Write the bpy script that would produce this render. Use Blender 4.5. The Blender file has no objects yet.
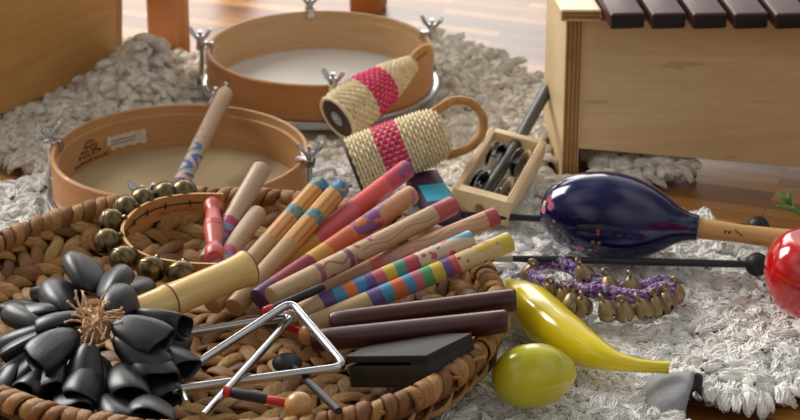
import bpy, bmesh, math, random
import numpy as np
from mathutils import Vector, Matrix, Quaternion
random.seed(7); rng = np.random.default_rng(11)
pi = math.pi; sin = math.sin; cos = math.cos
SC = bpy.context.scene; COL = SC.collection
F = 2200.0; H = 0.9; T = math.radians(23.5)

def P(px, py, z):
    """point at height z seen at a pixel of the photograph"""
    u = (px-400)/F; v = (py-210)/F
    d = Vector((u, cos(T)-v*sin(T), -sin(T)-v*cos(T)))
    t = (z-H)/d.z
    return Vector((d.x*t, d.y*t, z))

def lin(h):
    h = h.lstrip('#'); o = []
    for i in (0, 2, 4):
        c = int(h[i:i+2], 16)/255
        o.append(c/12.92 if c <= .04045 else ((c+.055)/1.055)**2.4)
    return (*o, 1.0)

# ------------------------------------------------------------------ materials
class G:
    def __init__(s, name, rough=.5, metal=0., spec=.5, coat=0.):
        s.m = bpy.data.materials.new(name); s.m.use_nodes = True
        s.t = s.m.node_tree; s.b = s.t.nodes['Principled BSDF']
        s.b.inputs['Roughness'].default_value = rough; s.b.inputs['Metallic'].default_value = metal
        s.b.inputs['Specular IOR Level'].default_value = spec; s.b.inputs['Coat Weight'].default_value = coat
        s.b.inputs['Coat Roughness'].default_value = .12
    def set(s, sock, v):
        if isinstance(v, bpy.types.NodeSocket): s.t.links.new(v, sock)
        elif v is not None: sock.default_value = v
    def n(s, typ, ins=None, **props):
        nd = s.t.nodes.new(typ)
        for k, v in props.items(): setattr(nd, k, v)
        for k, v in (ins or {}).items(): s.set(nd.inputs[k], v)
        return nd
    def math(s, op, a, b=0., c=None, clamp=False):
        nd = s.n('ShaderNodeMath', {0: a, 1: b}, operation=op, use_clamp=clamp)
        if c is not None: s.set(nd.inputs[2], c)
        return nd.outputs[0]
    def mix(s, f, a, b, mode='MIX'):
        nd = s.n('ShaderNodeMix', data_type='RGBA', blend_type=mode)
        s.set(nd.inputs[0], f); s.set(nd.inputs[6], a); s.set(nd.inputs[7], b); return nd.outputs[2]
    def ramp(s, f, stops, interp='LINEAR'):
        nd = s.n('ShaderNodeValToRGB', {0: f}); r = nd.color_ramp; r.interpolation = interp
        while len(r.elements) < len(stops): r.elements.new(.5)
        for e, (p, c) in zip(r.elements, stops): e.position = p; e.color = c
        return nd.outputs[0]
    def co(s, kind='Object', scale=(1, 1, 1), rot=(0, 0, 0)):
        t = s.n('ShaderNodeTexCoord').outputs[kind]
        return s.n('ShaderNodeMapping', {0: t, 2: rot, 3: scale}).outputs[0]
    def noise(s, co, scale=5., detail=3., rough=.5, dist=0.):
        return s.n('ShaderNodeTexNoise', {'Vector': co, 'Scale': scale, 'Detail': detail, 'Roughness': rough, 'Distortion': dist}).outputs[0]
    def island(s): return s.n('ShaderNodeNewGeometry').outputs['Random Per Island']
    def color(s, c): s.set(s.b.inputs['Base Color'], c); return s
    def bump(s, h, strength=.3, dist=.002):
        nd = s.n('ShaderNodeBump', {'Strength': strength, 'Distance': dist, 'Height': h})
        s.t.links.new(nd.outputs[0], s.b.inputs['Normal']); return s

def plain(name, hexc, rough=.5, metal=0., var=.12, scale=40., coat=0., spec=.5, bump=0.):
    g = G(name, rough, metal, spec, coat); c = lin(hexc)
    n = g.noise(g.co(), scale, 4)
    d = tuple(x*(1-var) for x in c[:3])+(1,); l = tuple(min(1, x*(1+var)) for x in c[:3])+(1,)
    g.color(g.ramp(n, [(.3, d), (.7, l)]))
    if bump: g.bump(n, bump, .001)
    return g.m

def wood(name, a, b, grain=(3, 60, 60), scale=6., rough=.45, coat=0., flecks=0., rot=(0, 0, 0), figure=.6):
    """grain runs along the axis whose scale is smallest"""
    g = G(name, rough, coat=coat)
    co = g.co('Object', grain, rot)
    n1 = g.noise(co, scale*.35, 5, .6, figure); n2 = g.noise(co, scale*3, 3, .7)
    f = g.math('ADD', g.math('MULTIPLY', n1, .7), g.math('MULTIPLY', n2, .3))
    c = g.ramp(f, [(.32, lin(a)), (.68, lin(b))])
    if flecks:
        n3 = g.noise(co, scale*1.1, 2, .5)
        c = g.mix(g.math('MULTIPLY', g.math('GREATER_THAN', n3, .69), flecks), c, lin('#5a3314'))
    g.color(c); g.bump(n2, .12, .0006)
    return g.m

def ply(name, axis, light='#c79a60', dark='#7c4f28'):
    """plywood edge: layers across one local axis"""
    g = G(name, .5)
    x = g.n('ShaderNodeSeparateXYZ', {0: g.co()}).outputs[axis]
    w = g.math('SINE', g.math('MULTIPLY', x, 2*pi/.0042))
    n = g.noise(g.co(), 60, 3)
    g.color(g.mix(g.math('ADD', g.math('MULTIPLY', w, .42), .5, clamp=True), lin(dark), g.ramp(n, [(.3, lin(light)), (.7, lin('#b4824a'))])))
    return g.m

M = {}
M['steel'] = plain('polished_steel', '#b4b4b6', .2, 1., .04)
M['chrome'] = plain('chrome_plating', '#c2c2c4', .2, 1., .06)
M['hoop'] = plain('brushed_steel', '#bdbdc0', .3, 1., .06)
M['rubber'] = plain('black_rubber', '#121214', .5, var=.2)
M['black_plastic'] = plain('black_plastic', '#1a1c22', .38, var=.15)
M['grey_rubber'] = plain('grey_rubber', '#34373d', .55, var=.15)
M['red_plastic'] = plain('red_plastic', '#b81a1c', .35, var=.1)
M['shell_outer'] = wood('bent_beech_outside', '#b0703a', '#c88a4c', (6, 6, 60), 3, .4, .2)
M['shell_inner'] = wood('bent_beech_inside', '#c49a6a', '#d6b287', (8, 8, 70), 3, .5)
M['shell_inner_dark'] = wood('bent_beech_inside_warm', '#b07d4c', '#c79866', (8, 8, 70), 3, .5)
M['skin_white'] = plain('white_drum_skin', '#dedad0', .5, var=.06, scale=12)
M['skin_calf'] = plain('calf_drum_skin', '#b5a07a', .5, var=.16, scale=16)
M['paper'] = plain('torn_paper', '#d3c9b8', .8, var=.1, scale=120)
M['ink'] = plain('black_ink', '#2a1c12', .7)
M['ink_red'] = plain('red_ink', '#a0442c', .7)
M['birch'] = wood('birch_plywood_face', '#d0aa74', '#e4c694', (5, 60, 5), 3.2, .42, .1, .5, figure=1.6)
M['birch_board'] = wood('birch_board', '#d8b282', '#eacd9e', (5, 5, 40), 2.2, .4, .15, .22, figure=1.8)
M['birch_pale'] = wood('pale_birch_panel', '#dcbd8c', '#eed6aa', (40, 40, 5), 2.4, .4, .15, .1)
M['ply_edge'] = ply('plywood_edge', 0); M['ply_edge_z'] = ply('plywood_edge_layers', 2)
M['rosewood'] = wood('rosewood', '#2e1618', '#5a2e2a', (90, 5, 90), 2.2, .42, .12)
M['rosewood_end'] = plain('rosewood_end_grain', '#130c0e', .5, var=.3)
M['box_wood'] = wood('varnished_plywood', '#b88245', '#d0a05c', (4, 4, 40), 2.2, .4, .2, figure=1.4)
M['box_edge'] = wood('varnished_edge', '#a87038', '#bd8548', (50, 50, 4), 2, .45)
M['stool_wood'] = wood('red_brown_wood', '#bd733f', '#d08c54', (40, 40, 4), 2.4, .45)
M['pine'] = wood('pale_pine', '#d9b988', '#ead2a8', (40, 5, 40), 2.4, .5, 0, .15)
M['dark_clave'] = wood('dark_red_clave', '#260c0c', '#521c1a', (90, 90, 5), 2.2, .34, .15)
M['block'] = wood('ebony_block', '#120f0c', '#241e19', (8, 90, 90), 2.2, .6)
M['bamboo'] = wood('bamboo_skin', '#c99c4e', '#efd28c', (70, 70, 4), 1.6, .3, .3)
M['bamboo_node'] = plain('bamboo_node', '#7d5a2c', .55)
M['band'] = wood('leather_strap', '#a8733a', '#be8b50', (20, 20, 60), 2, .5)
M['band_edge'] = plain('strap_edge', '#c99b61', .5)
M['red_wood'] = wood('red_stained_wood', '#b2433f', '#cc6058', (60, 60, 6), 2.4, .4, .15)
M['brass_dark'] = plain('dull_bronze', '#6c5d42', .3, .9, .3, 90)
M['bronze'] = plain('worn_bronze', '#93805f', .4, .75, .3, 160)
M['wire'] = plain('dark_wire', '#2a2622', .4, .6)
M['apple'] = plain('glossy_red', '#c40f14', .12, var=.08, coat=.6)
M['leaf'] = plain('green_leaf', '#3f7a2a', .4, var=.2)
M['stem_grey'] = plain('grey_stem', '#b9b7b2', .5)
M['suede'] = plain('grey_suede', '#9a9a9c', .95, var=.1, scale=160, bump=.4)
M['suede_dark'] = plain('dark_hide_edge', '#2c2a2b', .8, var=.2)
M['purple_box'] = plain('dark_purple_card', '#4b2b45', .5, var=.3, scale=60)
M['cyan'] = plain('cyan_paper', '#3fb3d0', .6, var=.05)
M['cane'] = plain('pale_cane', '#c9a774', .5, var=.22, scale=120)
M['cane_light'] = plain('bleached_cane', '#ecd9b0', .55, var=.16, scale=120)
M['cane_dark'] = plain('dark_cane_rim', '#4a3626', .6, var=.25)
M['cane_pink'] = plain('pink_dyed_cane', '#e01a68', .55, var=.22, scale=120)
M['cane_handle'] = plain('honey_cane', '#c99554', .45, var=.2, scale=150)
M['gourd'] = plain('gourd_disc', '#4b382a', .6, var=.3)
M['logo_grey'] = plain('grey_badge', '#a9abab', .4)
M['white_ink'] = plain('white_ink', '#dcdcd6', .6)
M['raffia'] = plain('raffia', '#cfa67c', .7, var=.3, scale=200)
M['white_wrap'] = plain('white_wrap', '#a9a08a', .5)
M['handle_wood'] = wood('maraca_handle_wood', '#c08d50', '#dcb070', (60, 60, 5), 2.2, .4, .2)

def fleece_mat(name, a, b):
    g = G(name, 1., spec=.1)
    n = g.noise(g.co(), 12, 3)
    f = g.math('ADD', g.math('MULTIPLY', g.island(), .5), g.math('MULTIPLY', n, .5))
    g.color(g.ramp(f, [(.25, lin(a)), (.75, lin(b))]))
    return g.m
M['fleece'] = fleece_mat('cream_fleece', '#efece6', '#f8f6f2')
M['fleece_far'] = fleece_mat('beige_fleece', '#eae3d4', '#f6f0e4')

def straw_mat(nm='water_hyacinth', st=None):
    g = G(nm, .55)
    uv = g.n('ShaderNodeTexCoord').outputs['UV']
    fib = g.noise(g.n('ShaderNodeMapping', {0: uv, 3: (3.2, .9, 1)}).outputs[0], 3., 4, .65)
    isl = g.island()
    base = g.ramp(isl, st or [(0, lin('#6a4220')), (.12, lin('#96642c')), (.4, lin('#b98646')), (.75, lin('#c99b5c')), (1, lin('#dbb67c'))])
    c = g.mix(g.math('MULTIPLY', g.ramp(fib, [(.35, (1, 1, 1, 1)), (.62, (0, 0, 0, 1))]), .55), base, lin('#4a2c12'))
    g.color(c); g.bump(fib, .55, .0012)
    return g.m
M['straw'] = straw_mat(); M['straw_rim'] = straw_mat('water_hyacinth_rim', [(0, lin('#85531f')), (.3, lin('#a8723a')), (1, lin('#c2935a'))])
M['straw_core'] = plain('dark_straw', '#5f4020', .8, var=.3)

def floor_mat():
    g = G('strip_parquet', .34, coat=.0)
    co = g.co('Object', (1, 1, 1), (0, 0, math.radians(20)))
    br = g.n('ShaderNodeTexBrick', {'Vector': co, 'Color1': (0, 0, 0, 1), 'Color2': (1, 1, 1, 1), 'Mortar': (.5, .5, .5, 1), 'Scale': 1., 'Mortar Size': .0004, 'Mortar Smooth': .1, 'Bias': 0., 'Brick Width': .26, 'Row Height': .021})
    br.offset = .37
    gn = g.noise(g.co('Object', (4, 120, 1), (0, 0, math.radians(20))), 2.5, 4, .6)
    f = g.math('ADD', g.math('MULTIPLY', br.outputs[0], .55), g.math('MULTIPLY', gn, .45))
    c = g.ramp(f, [(.1, lin('#5f3818')), (.4, lin('#8f5a26')), (.62, lin('#ae7834')), (.9, lin('#cf9f58'))])
    c = g.mix(br.outputs['Fac'], c, lin('#40220f'))
    g.color(c); g.bump(gn, .05, .0005)
    return g.m
M['floor'] = floor_mat()

def painted(name, base, ops, rough=.45, L=.2, wob=.012, coat=.1):
    g = G(name, rough, coat=coat)
    sp = g.n('ShaderNodeSeparateXYZ', {0: g.co()})
    z = g.math('DIVIDE', sp.outputs[2], L)
    an = g.math('DIVIDE', g.math('ARCTAN2', sp.outputs[1], sp.outputs[0]), 2*pi)
    wn = g.noise(g.co(), 90, 2)
    zz = g.math('ADD', z, g.math('MULTIPLY', g.math('SUBTRACT', wn, .5), wob))
    gr = g.noise(g.co('Object', (70, 70, 5)), 2.4, 4, .65)
    d = lin(base); c = g.ramp(gr, [(.3, tuple(x*.78 for x in d[:3])+(1,)), (.7, d)])
    def rangemask(a, b):
        return g.math('MULTIPLY', g.math('GREATER_THAN', zz, a), g.math('LESS_THAN', zz, b))
    for op in ops:
        k, a, b, colr = op[:4]; m = rangemask(a, b)
        if k == 'waves':
            cnt, amp, fr, wd = op[4:8]
            ph = g.math('ADD', g.math('MULTIPLY', an, cnt), g.math('MULTIPLY', g.math('SINE', g.math('MULTIPLY', z, fr)), amp))
            q = g.math('ABSOLUTE', g.math('SUBTRACT', g.math('FRACT', g.math('ADD', ph, op[8] if len(op) > 8 else 0.)), .5))
            m = g.math('MULTIPLY', m, g.math('LESS_THAN', q, wd))
        elif k == 'stripes':
            q = g.math('ABSOLUTE', g.math('SUBTRACT', g.math('FRACT', g.math('MULTIPLY', an, op[4])), .5))
            m = g.math('MULTIPLY', m, g.math('LESS_THAN', q, op[5]))
        elif k == 'dots':
            v = g.n('ShaderNodeTexVoronoi', {'Vector': g.co(), 'Scale': op[4], 'Randomness': op[6] if len(op) > 6 else .5})
            m = g.math('MULTIPLY', m, g.math('LESS_THAN', v.outputs[0], op[5]))
        elif k == 'blotch':
            m = g.math('MULTIPLY', m, g.math('GREATER_THAN', g.noise(g.co(), op[4], 2), op[5]))
        elif k == 'wash':
            m = g.math('MULTIPLY', m, op[4])
        c = g.mix(m, c, lin(colr))
    g.color(c); g.bump(gr, .1, .0005)
    return g.m

# ------------------------------------------------------------------ mesh helpers
class MB:
    def __init__(s): s.v = []; s.f = []; s.m = []; s.uv = []; s.has_uv = False
    def add(s, vs, fs, mat=0, uv=None):
        o = len(s.v); s.v.extend(tuple(v) for v in vs)
        s.f.extend(tuple(i+o for i in f) for f in fs); s.m.extend([mat]*len(fs))
        if uv is None: s.uv.extend([(0., 0.)]*len(vs))
        else: s.uv.extend(uv); s.has_uv = True
        return s
    def tube(s, pts, r, n=10, mat=0, cap=True, closed=False, flat=1., up=None, uvscale=None):
        pts = [Vector(p) for p in pts]; k = len(pts)
        rs = r if hasattr(r, '__len__') else [r]*k
        tans = []
        for i in range(k):
            a = pts[(i-1) % k] if (closed or i > 0) else pts[0]; b = pts[(i+1) % k] if (closed or i < k-1) else pts[-1]
            d = b-a; tans.append(d.normalized() if d.length > 1e-12 else Vector((0, 0, 1)))
        ref = Vector(up) if up is not None else (Vector((0, 0, 1)) if abs(tans[0].z) < .9 else Vector((1, 0, 0)))
        nrm = (ref-tans[0]*ref.dot(tans[0])).normalized()
        vs = []; uv = []; acc = 0.
        for i in range(k):
            if up is not None: nrm = (ref-tans[i]*ref.dot(tans[i])).normalized()
            elif i: nrm = (nrm-tans[i]*nrm.dot(tans[i])).normalized()
            bi = tans[i].cross(nrm)
            if i: acc += (pts[i]-pts[i-1]).length
            for j in range(n):
                a = 2*pi*j/n
                vs.append(pts[i]+bi*(rs[i]*cos(a))+nrm*(rs[i]*flat*sin(a)))
                uv.append((abs(2*j/n-1), acc*(uvscale or 1)))
        fs = []
        for i in range(k if closed else k-1):
            for j in range(n):
                a = i*n+j; b = i*n+(j+1) % n; i2 = (i+1) % k
                fs.append((a, b, i2*n+(j+1) % n, i2*n+j))
        if cap and not closed:
            fs.append(tuple(reversed(range(n)))); fs.append(tuple(range((k-1)*n, k*n)))
        return s.add(vs, fs, mat, uv if uvscale else None)
    def lathe(s, prof, n=24, mat=0, X=None, sx=1., sy=1., skip=None, closed=False):
        vs = []; fs = []
        for (r, z) in prof:
            for j in range(n):
                a = 2*pi*j/n; v = Vector((r*cos(a)*sx, r*sin(a)*sy, z)); vs.append(X @ v if X else v)
        k = len(prof)
        for i in range(k if closed else k-1):
            for j in range(n):
                if skip and skip(i, j): continue
                i2 = (i+1) % k
                fs.append((i*n+j, i*n+(j+1) % n, i2*n+(j+1) % n, i2*n+j))
        if not closed:
            if prof[0][0] > 1e-6: fs.append(tuple(reversed(range(n))))
            if prof[-1][0] > 1e-6: fs.append(tuple(range((k-1)*n, k*n)))
        return s.add(vs, fs, mat)
    def box(s, c, size, X=None, bev=.001, mat=0, seg=2):
        bm = bmesh.new(); bmesh.ops.create_cube(bm, size=1)
        bmesh.ops.scale(bm, vec=size, verts=bm.verts)
        if bev: bmesh.ops.bevel(bm, geom=bm.edges[:]+bm.verts[:], offset=bev, segments=seg, affect='EDGES', profile=.5)
        bmesh.ops.translate(bm, vec=c, verts=bm.verts)
        bm.verts.ensure_lookup_table()
        vs = [(X @ v.co if X else v.co.copy()) for v in bm.verts]; fs = [tuple(v.index for v in f.verts) for f in bm.faces]
        bm.free(); return s.add(vs, fs, mat)
    def prism(s, poly, z0, z1, mat=0, X=None):
        n = len(poly); vs = [Vector((x, y, z0)) for x, y in poly]+[Vector((x, y, z1)) for x, y in poly]
        if X: vs = [X @ v for v in vs]
        fs = [tuple(reversed(range(n))), tuple(range(n, 2*n))]+[(i, (i+1) % n, n+(i+1) % n, n+i) for i in range(n)]
        return s.add(vs, fs, mat)
    def sphere(s, c, r, n=16, k=10, mat=0, sc=(1, 1, 1)):
        vs = []; c = Vector(c)
        for i in range(k+1):
            t = pi*i/k
            for j in range(n):
                a = 2*pi*j/n; vs.append(c+Vector((r*sin(t)*cos(a)*sc[0], r*sin(t)*sin(a)*sc[1], -r*cos(t)*sc[2])))
        fs = [(i*n+j, i*n+(j+1) % n, (i+1)*n+(j+1) % n, (i+1)*n+j) for i in range(k) for j in range(n)]
        return s.add(vs, fs, mat)
    def mesh(s, name, mats, smooth=True, origin=None, ang=None):
        me = bpy.data.meshes.new(name)
        o = Vector(origin) if origin is not None else Vector((0, 0, 0))
        me.from_pydata([(v[0]-o.x, v[1]-o.y, v[2]-o.z) for v in s.v], [], s.f)
        for m in (mats if isinstance(mats, (list, tuple)) else [mats]): me.materials.append(m)
        me.polygons.foreach_set('material_index', s.m)
        if s.has_uv:
            l = me.uv_layers.new(name='UVMap'); idx = np.empty(len(me.loops), np.int32); me.loops.foreach_get('vertex_index', idx)
            l.data.foreach_set('uv', np.asarray(s.uv, np.float32)[idx].ravel())
        me.polygons.foreach_set('use_smooth', [smooth]*len(me.polygons))
        if smooth and ang: me.set_sharp_from_angle(angle=math.radians(ang))
        me.update(); return me
    def build(s, name, mats, parent=None, smooth=True, origin=None, ang=40):
        if origin is None and parent is not None and getattr(s, 'world', False): origin = parent.location
        return link(name, s.mesh(name, mats, smooth, origin, ang), parent)

def link(name, me, parent=None):
    o = bpy.data.objects.new(name, me); COL.objects.link(o)
    if parent is not None: o.parent = parent
    return o
def WB():
    m = MB(); m.world = True; return m
def tag(o, label=None, cat=None, group=None, kind=None):
    if label: o['label'] = label
    if cat: o['category'] = cat
    if group: o['group'] = group
    if kind: o['kind'] = kind
    return o
def thing(name, loc, label, cat, group=None):
    o = bpy.data.objects.new(name, None); COL.objects.link(o); o.location = loc; o.empty_display_size = .02
    return tag(o, label, cat, group)
def along(o, p0, p1, roll=0.):
    o.location = p0; q = (Vector(p1)-Vector(p0)).to_track_quat('Z', 'Y') @ Quaternion((0, 0, 1), roll)
    o.rotation_euler = q.to_euler()
def frame(p0, p1, roll=0.):
    q = (Vector(p1)-Vector(p0)).to_track_quat('Z', 'Y') @ Quaternion((0, 0, 1), roll)
    return Matrix.Translation(p0) @ q.to_matrix().to_4x4()
def spline(pts, n=8, closed=False):
    pts = [Vector(p) for p in pts]; out = []; k = len(pts)
    for i in range(k if closed else k-1):
        g = lambda j: pts[j % k] if closed else pts[min(max(j, 0), k-1)]
        a, b, c, d = g(i-1), g(i), g(i+1), g(i+2)
        for t in range(n):
            u = t/n
            out.append(.5*((2*b)+(c-a)*u+(2*a-5*b+4*c-d)*u*u+(3*b-a-3*c+d)*u**3))
    if not closed: out.append(pts[-1])
    return out

# ------------------------------------------------------------------ camera, light
cam = bpy.data.cameras.new('camera'); co = bpy.data.objects.new('camera', cam); COL.objects.link(co); SC.camera = co
co.location = (0, 0, H); co.rotation_euler = (pi/2-T, 0, 0)
cam.sensor_width = 36; cam.lens = F*36/800; cam.clip_start = .05
cam.dof.use_dof = True; cam.dof.focus_distance = 1.82; cam.dof.aperture_fstop = 12
SC.view_settings.view_transform = 'Standard'; SC.view_settings.look = 'None'; SC.view_settings.gamma = 1.
SC.view_settings.use_curve_mapping = False; SC.view_settings.exposure = .22
w = bpy.data.worlds.new('world'); SC.world = w; w.use_nodes = True
nt = w.node_tree; bgn = nt.nodes['Background']
tcw = nt.nodes.new('ShaderNodeTexCoord'); nz_ = nt.nodes.new('ShaderNodeTexNoise'); nz_.inputs['Scale'].default_value = 1.3; nz_.inputs['Detail'].default_value = 1.
nt.links.new(tcw.outputs['Generated'], nz_.inputs['Vector'])
rp = nt.nodes.new('ShaderNodeValToRGB'); nt.links.new(nz_.outputs[0], rp.inputs[0])
els = rp.color_ramp.elements; els[0].position = .38; els[0].color = (.2, .19, .17, 1); els[1].position = .64; els[1].color = (1., .99, .97, 1)
dt = nt.nodes.new('ShaderNodeVectorMath'); dt.operation = 'DOT_PRODUCT'; dt.inputs[1].default_value = Vector((-.45, .45, .75)).normalized()
nt.links.new(tcw.outputs['Generated'], dt.inputs[0])
ma = nt.nodes.new('ShaderNodeMath'); ma.operation = 'MULTIPLY_ADD'; ma.inputs[1].default_value = .6; ma.inputs[2].default_value = .62; nt.links.new(dt.outputs['Value'], ma.inputs[0])
nt.links.new(rp.outputs[0], bgn.inputs[0]); nt.links.new(ma.outputs[0], bgn.inputs[1])
def area(name, loc, target, sx, sy, power, colr):
    l = bpy.data.lights.new(name, 'AREA'); l.shape = 'RECTANGLE'; l.size = sx; l.size_y = sy; l.energy = power; l.color = colr
    o = bpy.data.objects.new(name, l); COL.objects.link(o); o.location = loc
    o.rotation_euler = (Vector(target)-Vector(loc)).to_track_quat('-Z', 'Y').to_euler(); return o
area('window_daylight', (-2.3, 3.7, 2.1), (.1, 1.8, 0), 1.5, 1.6, 110, (1., .98, .95))
area('far_window_daylight', (-.6, 5.8, 1.6), (0, 2.0, 0), 2.4, 1.8, 52, (1., .97, .93))

# ------------------------------------------------------------------ floor
b = MB(); b.box((0, 2.2, -.01), (7, 7, .02), bev=0); tag(b.build('floor', M['floor'], smooth=False), kind='structure')

# ------------------------------------------------------------------ sheepskins
def poly_world(px, z=.02): return np.array([tuple(P(x, y, z))[:2] for x, y in px])
def inside(poly, pts):
    x, y = pts[:, 0], pts[:, 1]; c = np.zeros(len(pts), bool); n = len(poly)
    for i in range(n):
        x0, y0 = poly[i]; x1, y1 = poly[(i+1) % n]
        if y0 == y1: continue
        cr = ((y0 > y) != (y1 > y)) & (x < (x1-x0)*(y-y0)/(y1-y0)+x0); c ^= cr
    return c
def vnoise(p, f, seed):
    r = np.random.default_rng(seed); k = r.normal(size=(7, 2))*f; ph = r.uniform(0, 6.28, 7)
    return np.sin(p @ k.T+ph).mean(1)*1.4
blockers = []   # (x, y, rx, ry, scale of the pile height)
def fleece(root, poly, mat, spacing, seed, hump=None, base=.0165, length=.024, strands=7, lf=(.12, .62), cl=(.3, 1.3), azj=.75):
    r = np.random.default_rng(seed)
    def hfun(p):
        h = base+.004*vnoise(p, 28, seed+1)
        if hump is not None:
            for (hx, hy, s1, s2, a) in hump: h = h+a*np.exp(-((p[:, 0]-hx)/s1)**2-((p[:, 1]-hy)/s2)**2)
        return h
    lo = poly.min(0)-.01; hi = poly.max(0)+.01
    # hide
    cs = .012; nx = int((hi[0]-lo[0])/cs)+1; ny = int((hi[1]-lo[1])/cs)+1
    gx, gy = np.meshgrid(lo[0]+np.arange(nx+1)*cs, lo[1]+np.arange(ny+1)*cs, indexing='ij')
    gp = np.stack([gx.ravel(), gy.ravel()], 1); gz = hfun(gp)
    cc = (gp.reshape(nx+1, ny+1, 2)[:-1, :-1]+cs/2).reshape(-1, 2); ok = inside(poly, cc)
    for (bx, by, rx, ry, sc) in blockers:
        if sc == 0 and rx < .06: ok &= ((cc[:, 0]-bx)/rx)**2+((cc[:, 1]-by)/ry)**2 > 1
    ok = ok.reshape(nx, ny)
    b = WB(); idx = {}
    vs = []; fs = []
    for i, j in zip(*np.nonzero(ok)):
        q = []
        for (a, c) in ((i, j), (i+1, j), (i+1, j+1), (i, j+1)):
            k = a*(ny+1)+c
            if k not in idx: idx[k] = len(vs); vs.append((gp[k, 0], gp[k, 1], gz[k]))
            q.append(idx[k])
        fs.append(tuple(q))
    b.add(vs, fs); hd = b.build('hide', mat, root, ang=None)
    md = hd.modifiers.new('thickness', 'SOLIDIFY'); md.thickness = .008; md.offset = -1
    # locks
    nx = int((hi[0]-lo[0])/spacing); ny = int((hi[1]-lo[1])/spacing)
    gx, gy = np.meshgrid(np.arange(nx), np.arange(ny), indexing='ij')
    p = np.stack([gx.ravel(), gy.ravel()], 1)*spacing+lo+r.uniform(0, spacing*1.0, (nx*ny, 2))
    p = p[inside(poly, p)]
    # only what the frame can show, with a margin
    d = p[:, 1]*cos(T)+H*sin(T); px = 400+F*p[:, 0]/d; py = 210-F*(p[:, 1]*sin(T)-H*cos(T))/d
    p = p[(px > -140) & (px < 940) & (py < 520)]
    hs = np.ones(len(p))
    for (bx, by, rx, ry, sc) in blockers:
        e = ((p[:, 0]-bx)/rx)**2+((p[:, 1]-by)/ry)**2 < 1; hs[e] = np.minimum(hs[e], sc)
    k = hs > .05; p = p[k]; hs = hs[k]; n = len(p)
    z0 = hfun(p)
    az = vnoise(p, 14, seed+2)*2.6+r.normal(0, azj, n)-.9
    # near the border the locks lie outwards
    cen = poly.mean(0)
    dist = np.full(n, 9.); out = np.zeros((n, 2))
    for i in range(len(poly)):
        a = poly[i]; e = poly[(i+1) % len(poly)]-a; l2 = e @ e
        t = np.clip(((p-a) @ e)/l2, 0, 1); q = a+t[:, None]*e; dd = np.linalg.norm(p-q, axis=1)
        nn = q-p; s = dd < dist; dist[s] = dd[s]; out[s] = (nn/np.maximum(dd, 1e-6)[:, None])[s]
    e = dist < .022; az[e] = np.arctan2(out[e, 1], out[e, 0])+r.normal(0, .5, e.sum())
    L = length*r.uniform(.75, 1.3, n)
    lift = r.uniform(*lf, n)*np.where(hs < 1, hs*.5, 1.)
    curl = r.uniform(*cl, n)
    K = 7; t = np.linspace(0, 1, K)
    # centre line: starts at elevation "lift", bends down by "curl"
    el = lift[:, None]-curl[:, None]*t[None, :]
    azt = az[:, None]+(r.normal(0, .8, n)[:, None])*t[None, :]
    st = (L/(K-1))[:, None]
    dx = np.cos(el)*np.cos(azt)*st; dy = np.cos(el)*np.sin(azt)*st; dz = np.sin(el)*st
    C = np.stack([np.cumsum(dx, 1)-dx[:, :1], np.cumsum(dy, 1)-dy[:, :1], np.cumsum(dz, 1)-dz[:, :1]], 2)
    C[:, :, :2] += p[:, None, :]; C[:, :, 2] += z0[:, None]+.001
    R = .005*r.uniform(.75, 1.3, n)
    prof = np.array([.75, .95, 1.05, 1.05, .95, .72, .3])
    side = np.stack([-np.sin(az), np.cos(az), 0*az], 1)
    def tubes(Q, w, side, S, up):
        # Q: n,k,3 centre lines; w: n,k radii; side: n,3 -> S-sided tubes
        n_, k_ = w.shape; out_ = []
        for j in range(S):
            g = 2*pi*j/S+.3
            o = side[:, None, :]*(w*cos(g))[:, :, None]; o = o+up[None, None, :]*(w*sin(g))[:, :, None]; out_.append(Q+o)
        V_ = np.stack(out_, 2).reshape(-1, 3)
        bi = (np.arange(n_)*k_*S)[:, None, None, None]; kk = np.arange(k_-1)[None, :, None, None]*S; jj = np.arange(S)[None, None, :, None]; j2 = (jj+1) % S
        F_ = np.concatenate([bi+kk+jj, bi+kk+j2, bi+kk+S+j2, bi+kk+S+jj], 3).reshape(-1, 4); return V_, F_
    wcore = R[:, None]*prof[None, :]*r.uniform(.8, 1.2, (n, K))
    Q0 = C.copy(); Q0[..., 2] = np.maximum(Q0[..., 2], .004)
    V1, F1 = tubes(Q0, wcore, side, 7, np.array([0, 0, .8]))
    S = strands
    a = r.uniform(0, pi, (n, S))
    off = (R[:, None]*r.uniform(.8, 1.08, (n, S)))[:, :, None]*(prof*.95+.12)[None, None, :]
    wv1 = .0011*np.sin(t[None, None, :]*r.uniform(6, 13, (n, S, 1))+r.uniform(0, 6.28, (n, S, 1)))
    wv2 = .0009*np.sin(t[None, None, :]*r.uniform(6, 13, (n, S, 1))+r.uniform(0, 6.28, (n, S, 1)))
    Q = C[:, None, :, :]+side[:, None, None, :]*(np.cos(a)[:, :, None]*off+wv1)[..., None]
    Q[..., 2] += np.sin(a)[:, :, None]*off*.85+wv2
    Q[..., 2] = np.maximum(Q[..., 2], .002)
    w = (.00085*np.array([1., 1., 1., .95, .9, .75, .4])[None, None, :]*r.uniform(.6, 1.3, (n, S, 1))).reshape(n*S, K)
    V2, F2 = tubes(Q.reshape(n*S, K, 3), w, np.repeat(side, S, 0), 3, np.array([0, 0, 1.]))
    V = np.concatenate([V1, V2]); Fc = np.concatenate([F1, F2+len(V1)])
    me = bpy.data.meshes.new('fleece'); org = np.array(root.location)
    me.vertices.add(len(V)); me.vertices.foreach_set('co', (V-org).astype(np.float32).ravel())
    me.loops.add(Fc.size); me.loops.foreach_set('vertex_index', Fc.astype(np.int32).ravel())
    me.polygons.add(len(Fc)); me.polygons.foreach_set('loop_start', np.arange(0, Fc.size, 4, dtype=np.int32))
    me.polygons.foreach_set('use_smooth', np.ones(len(Fc), bool))
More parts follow.
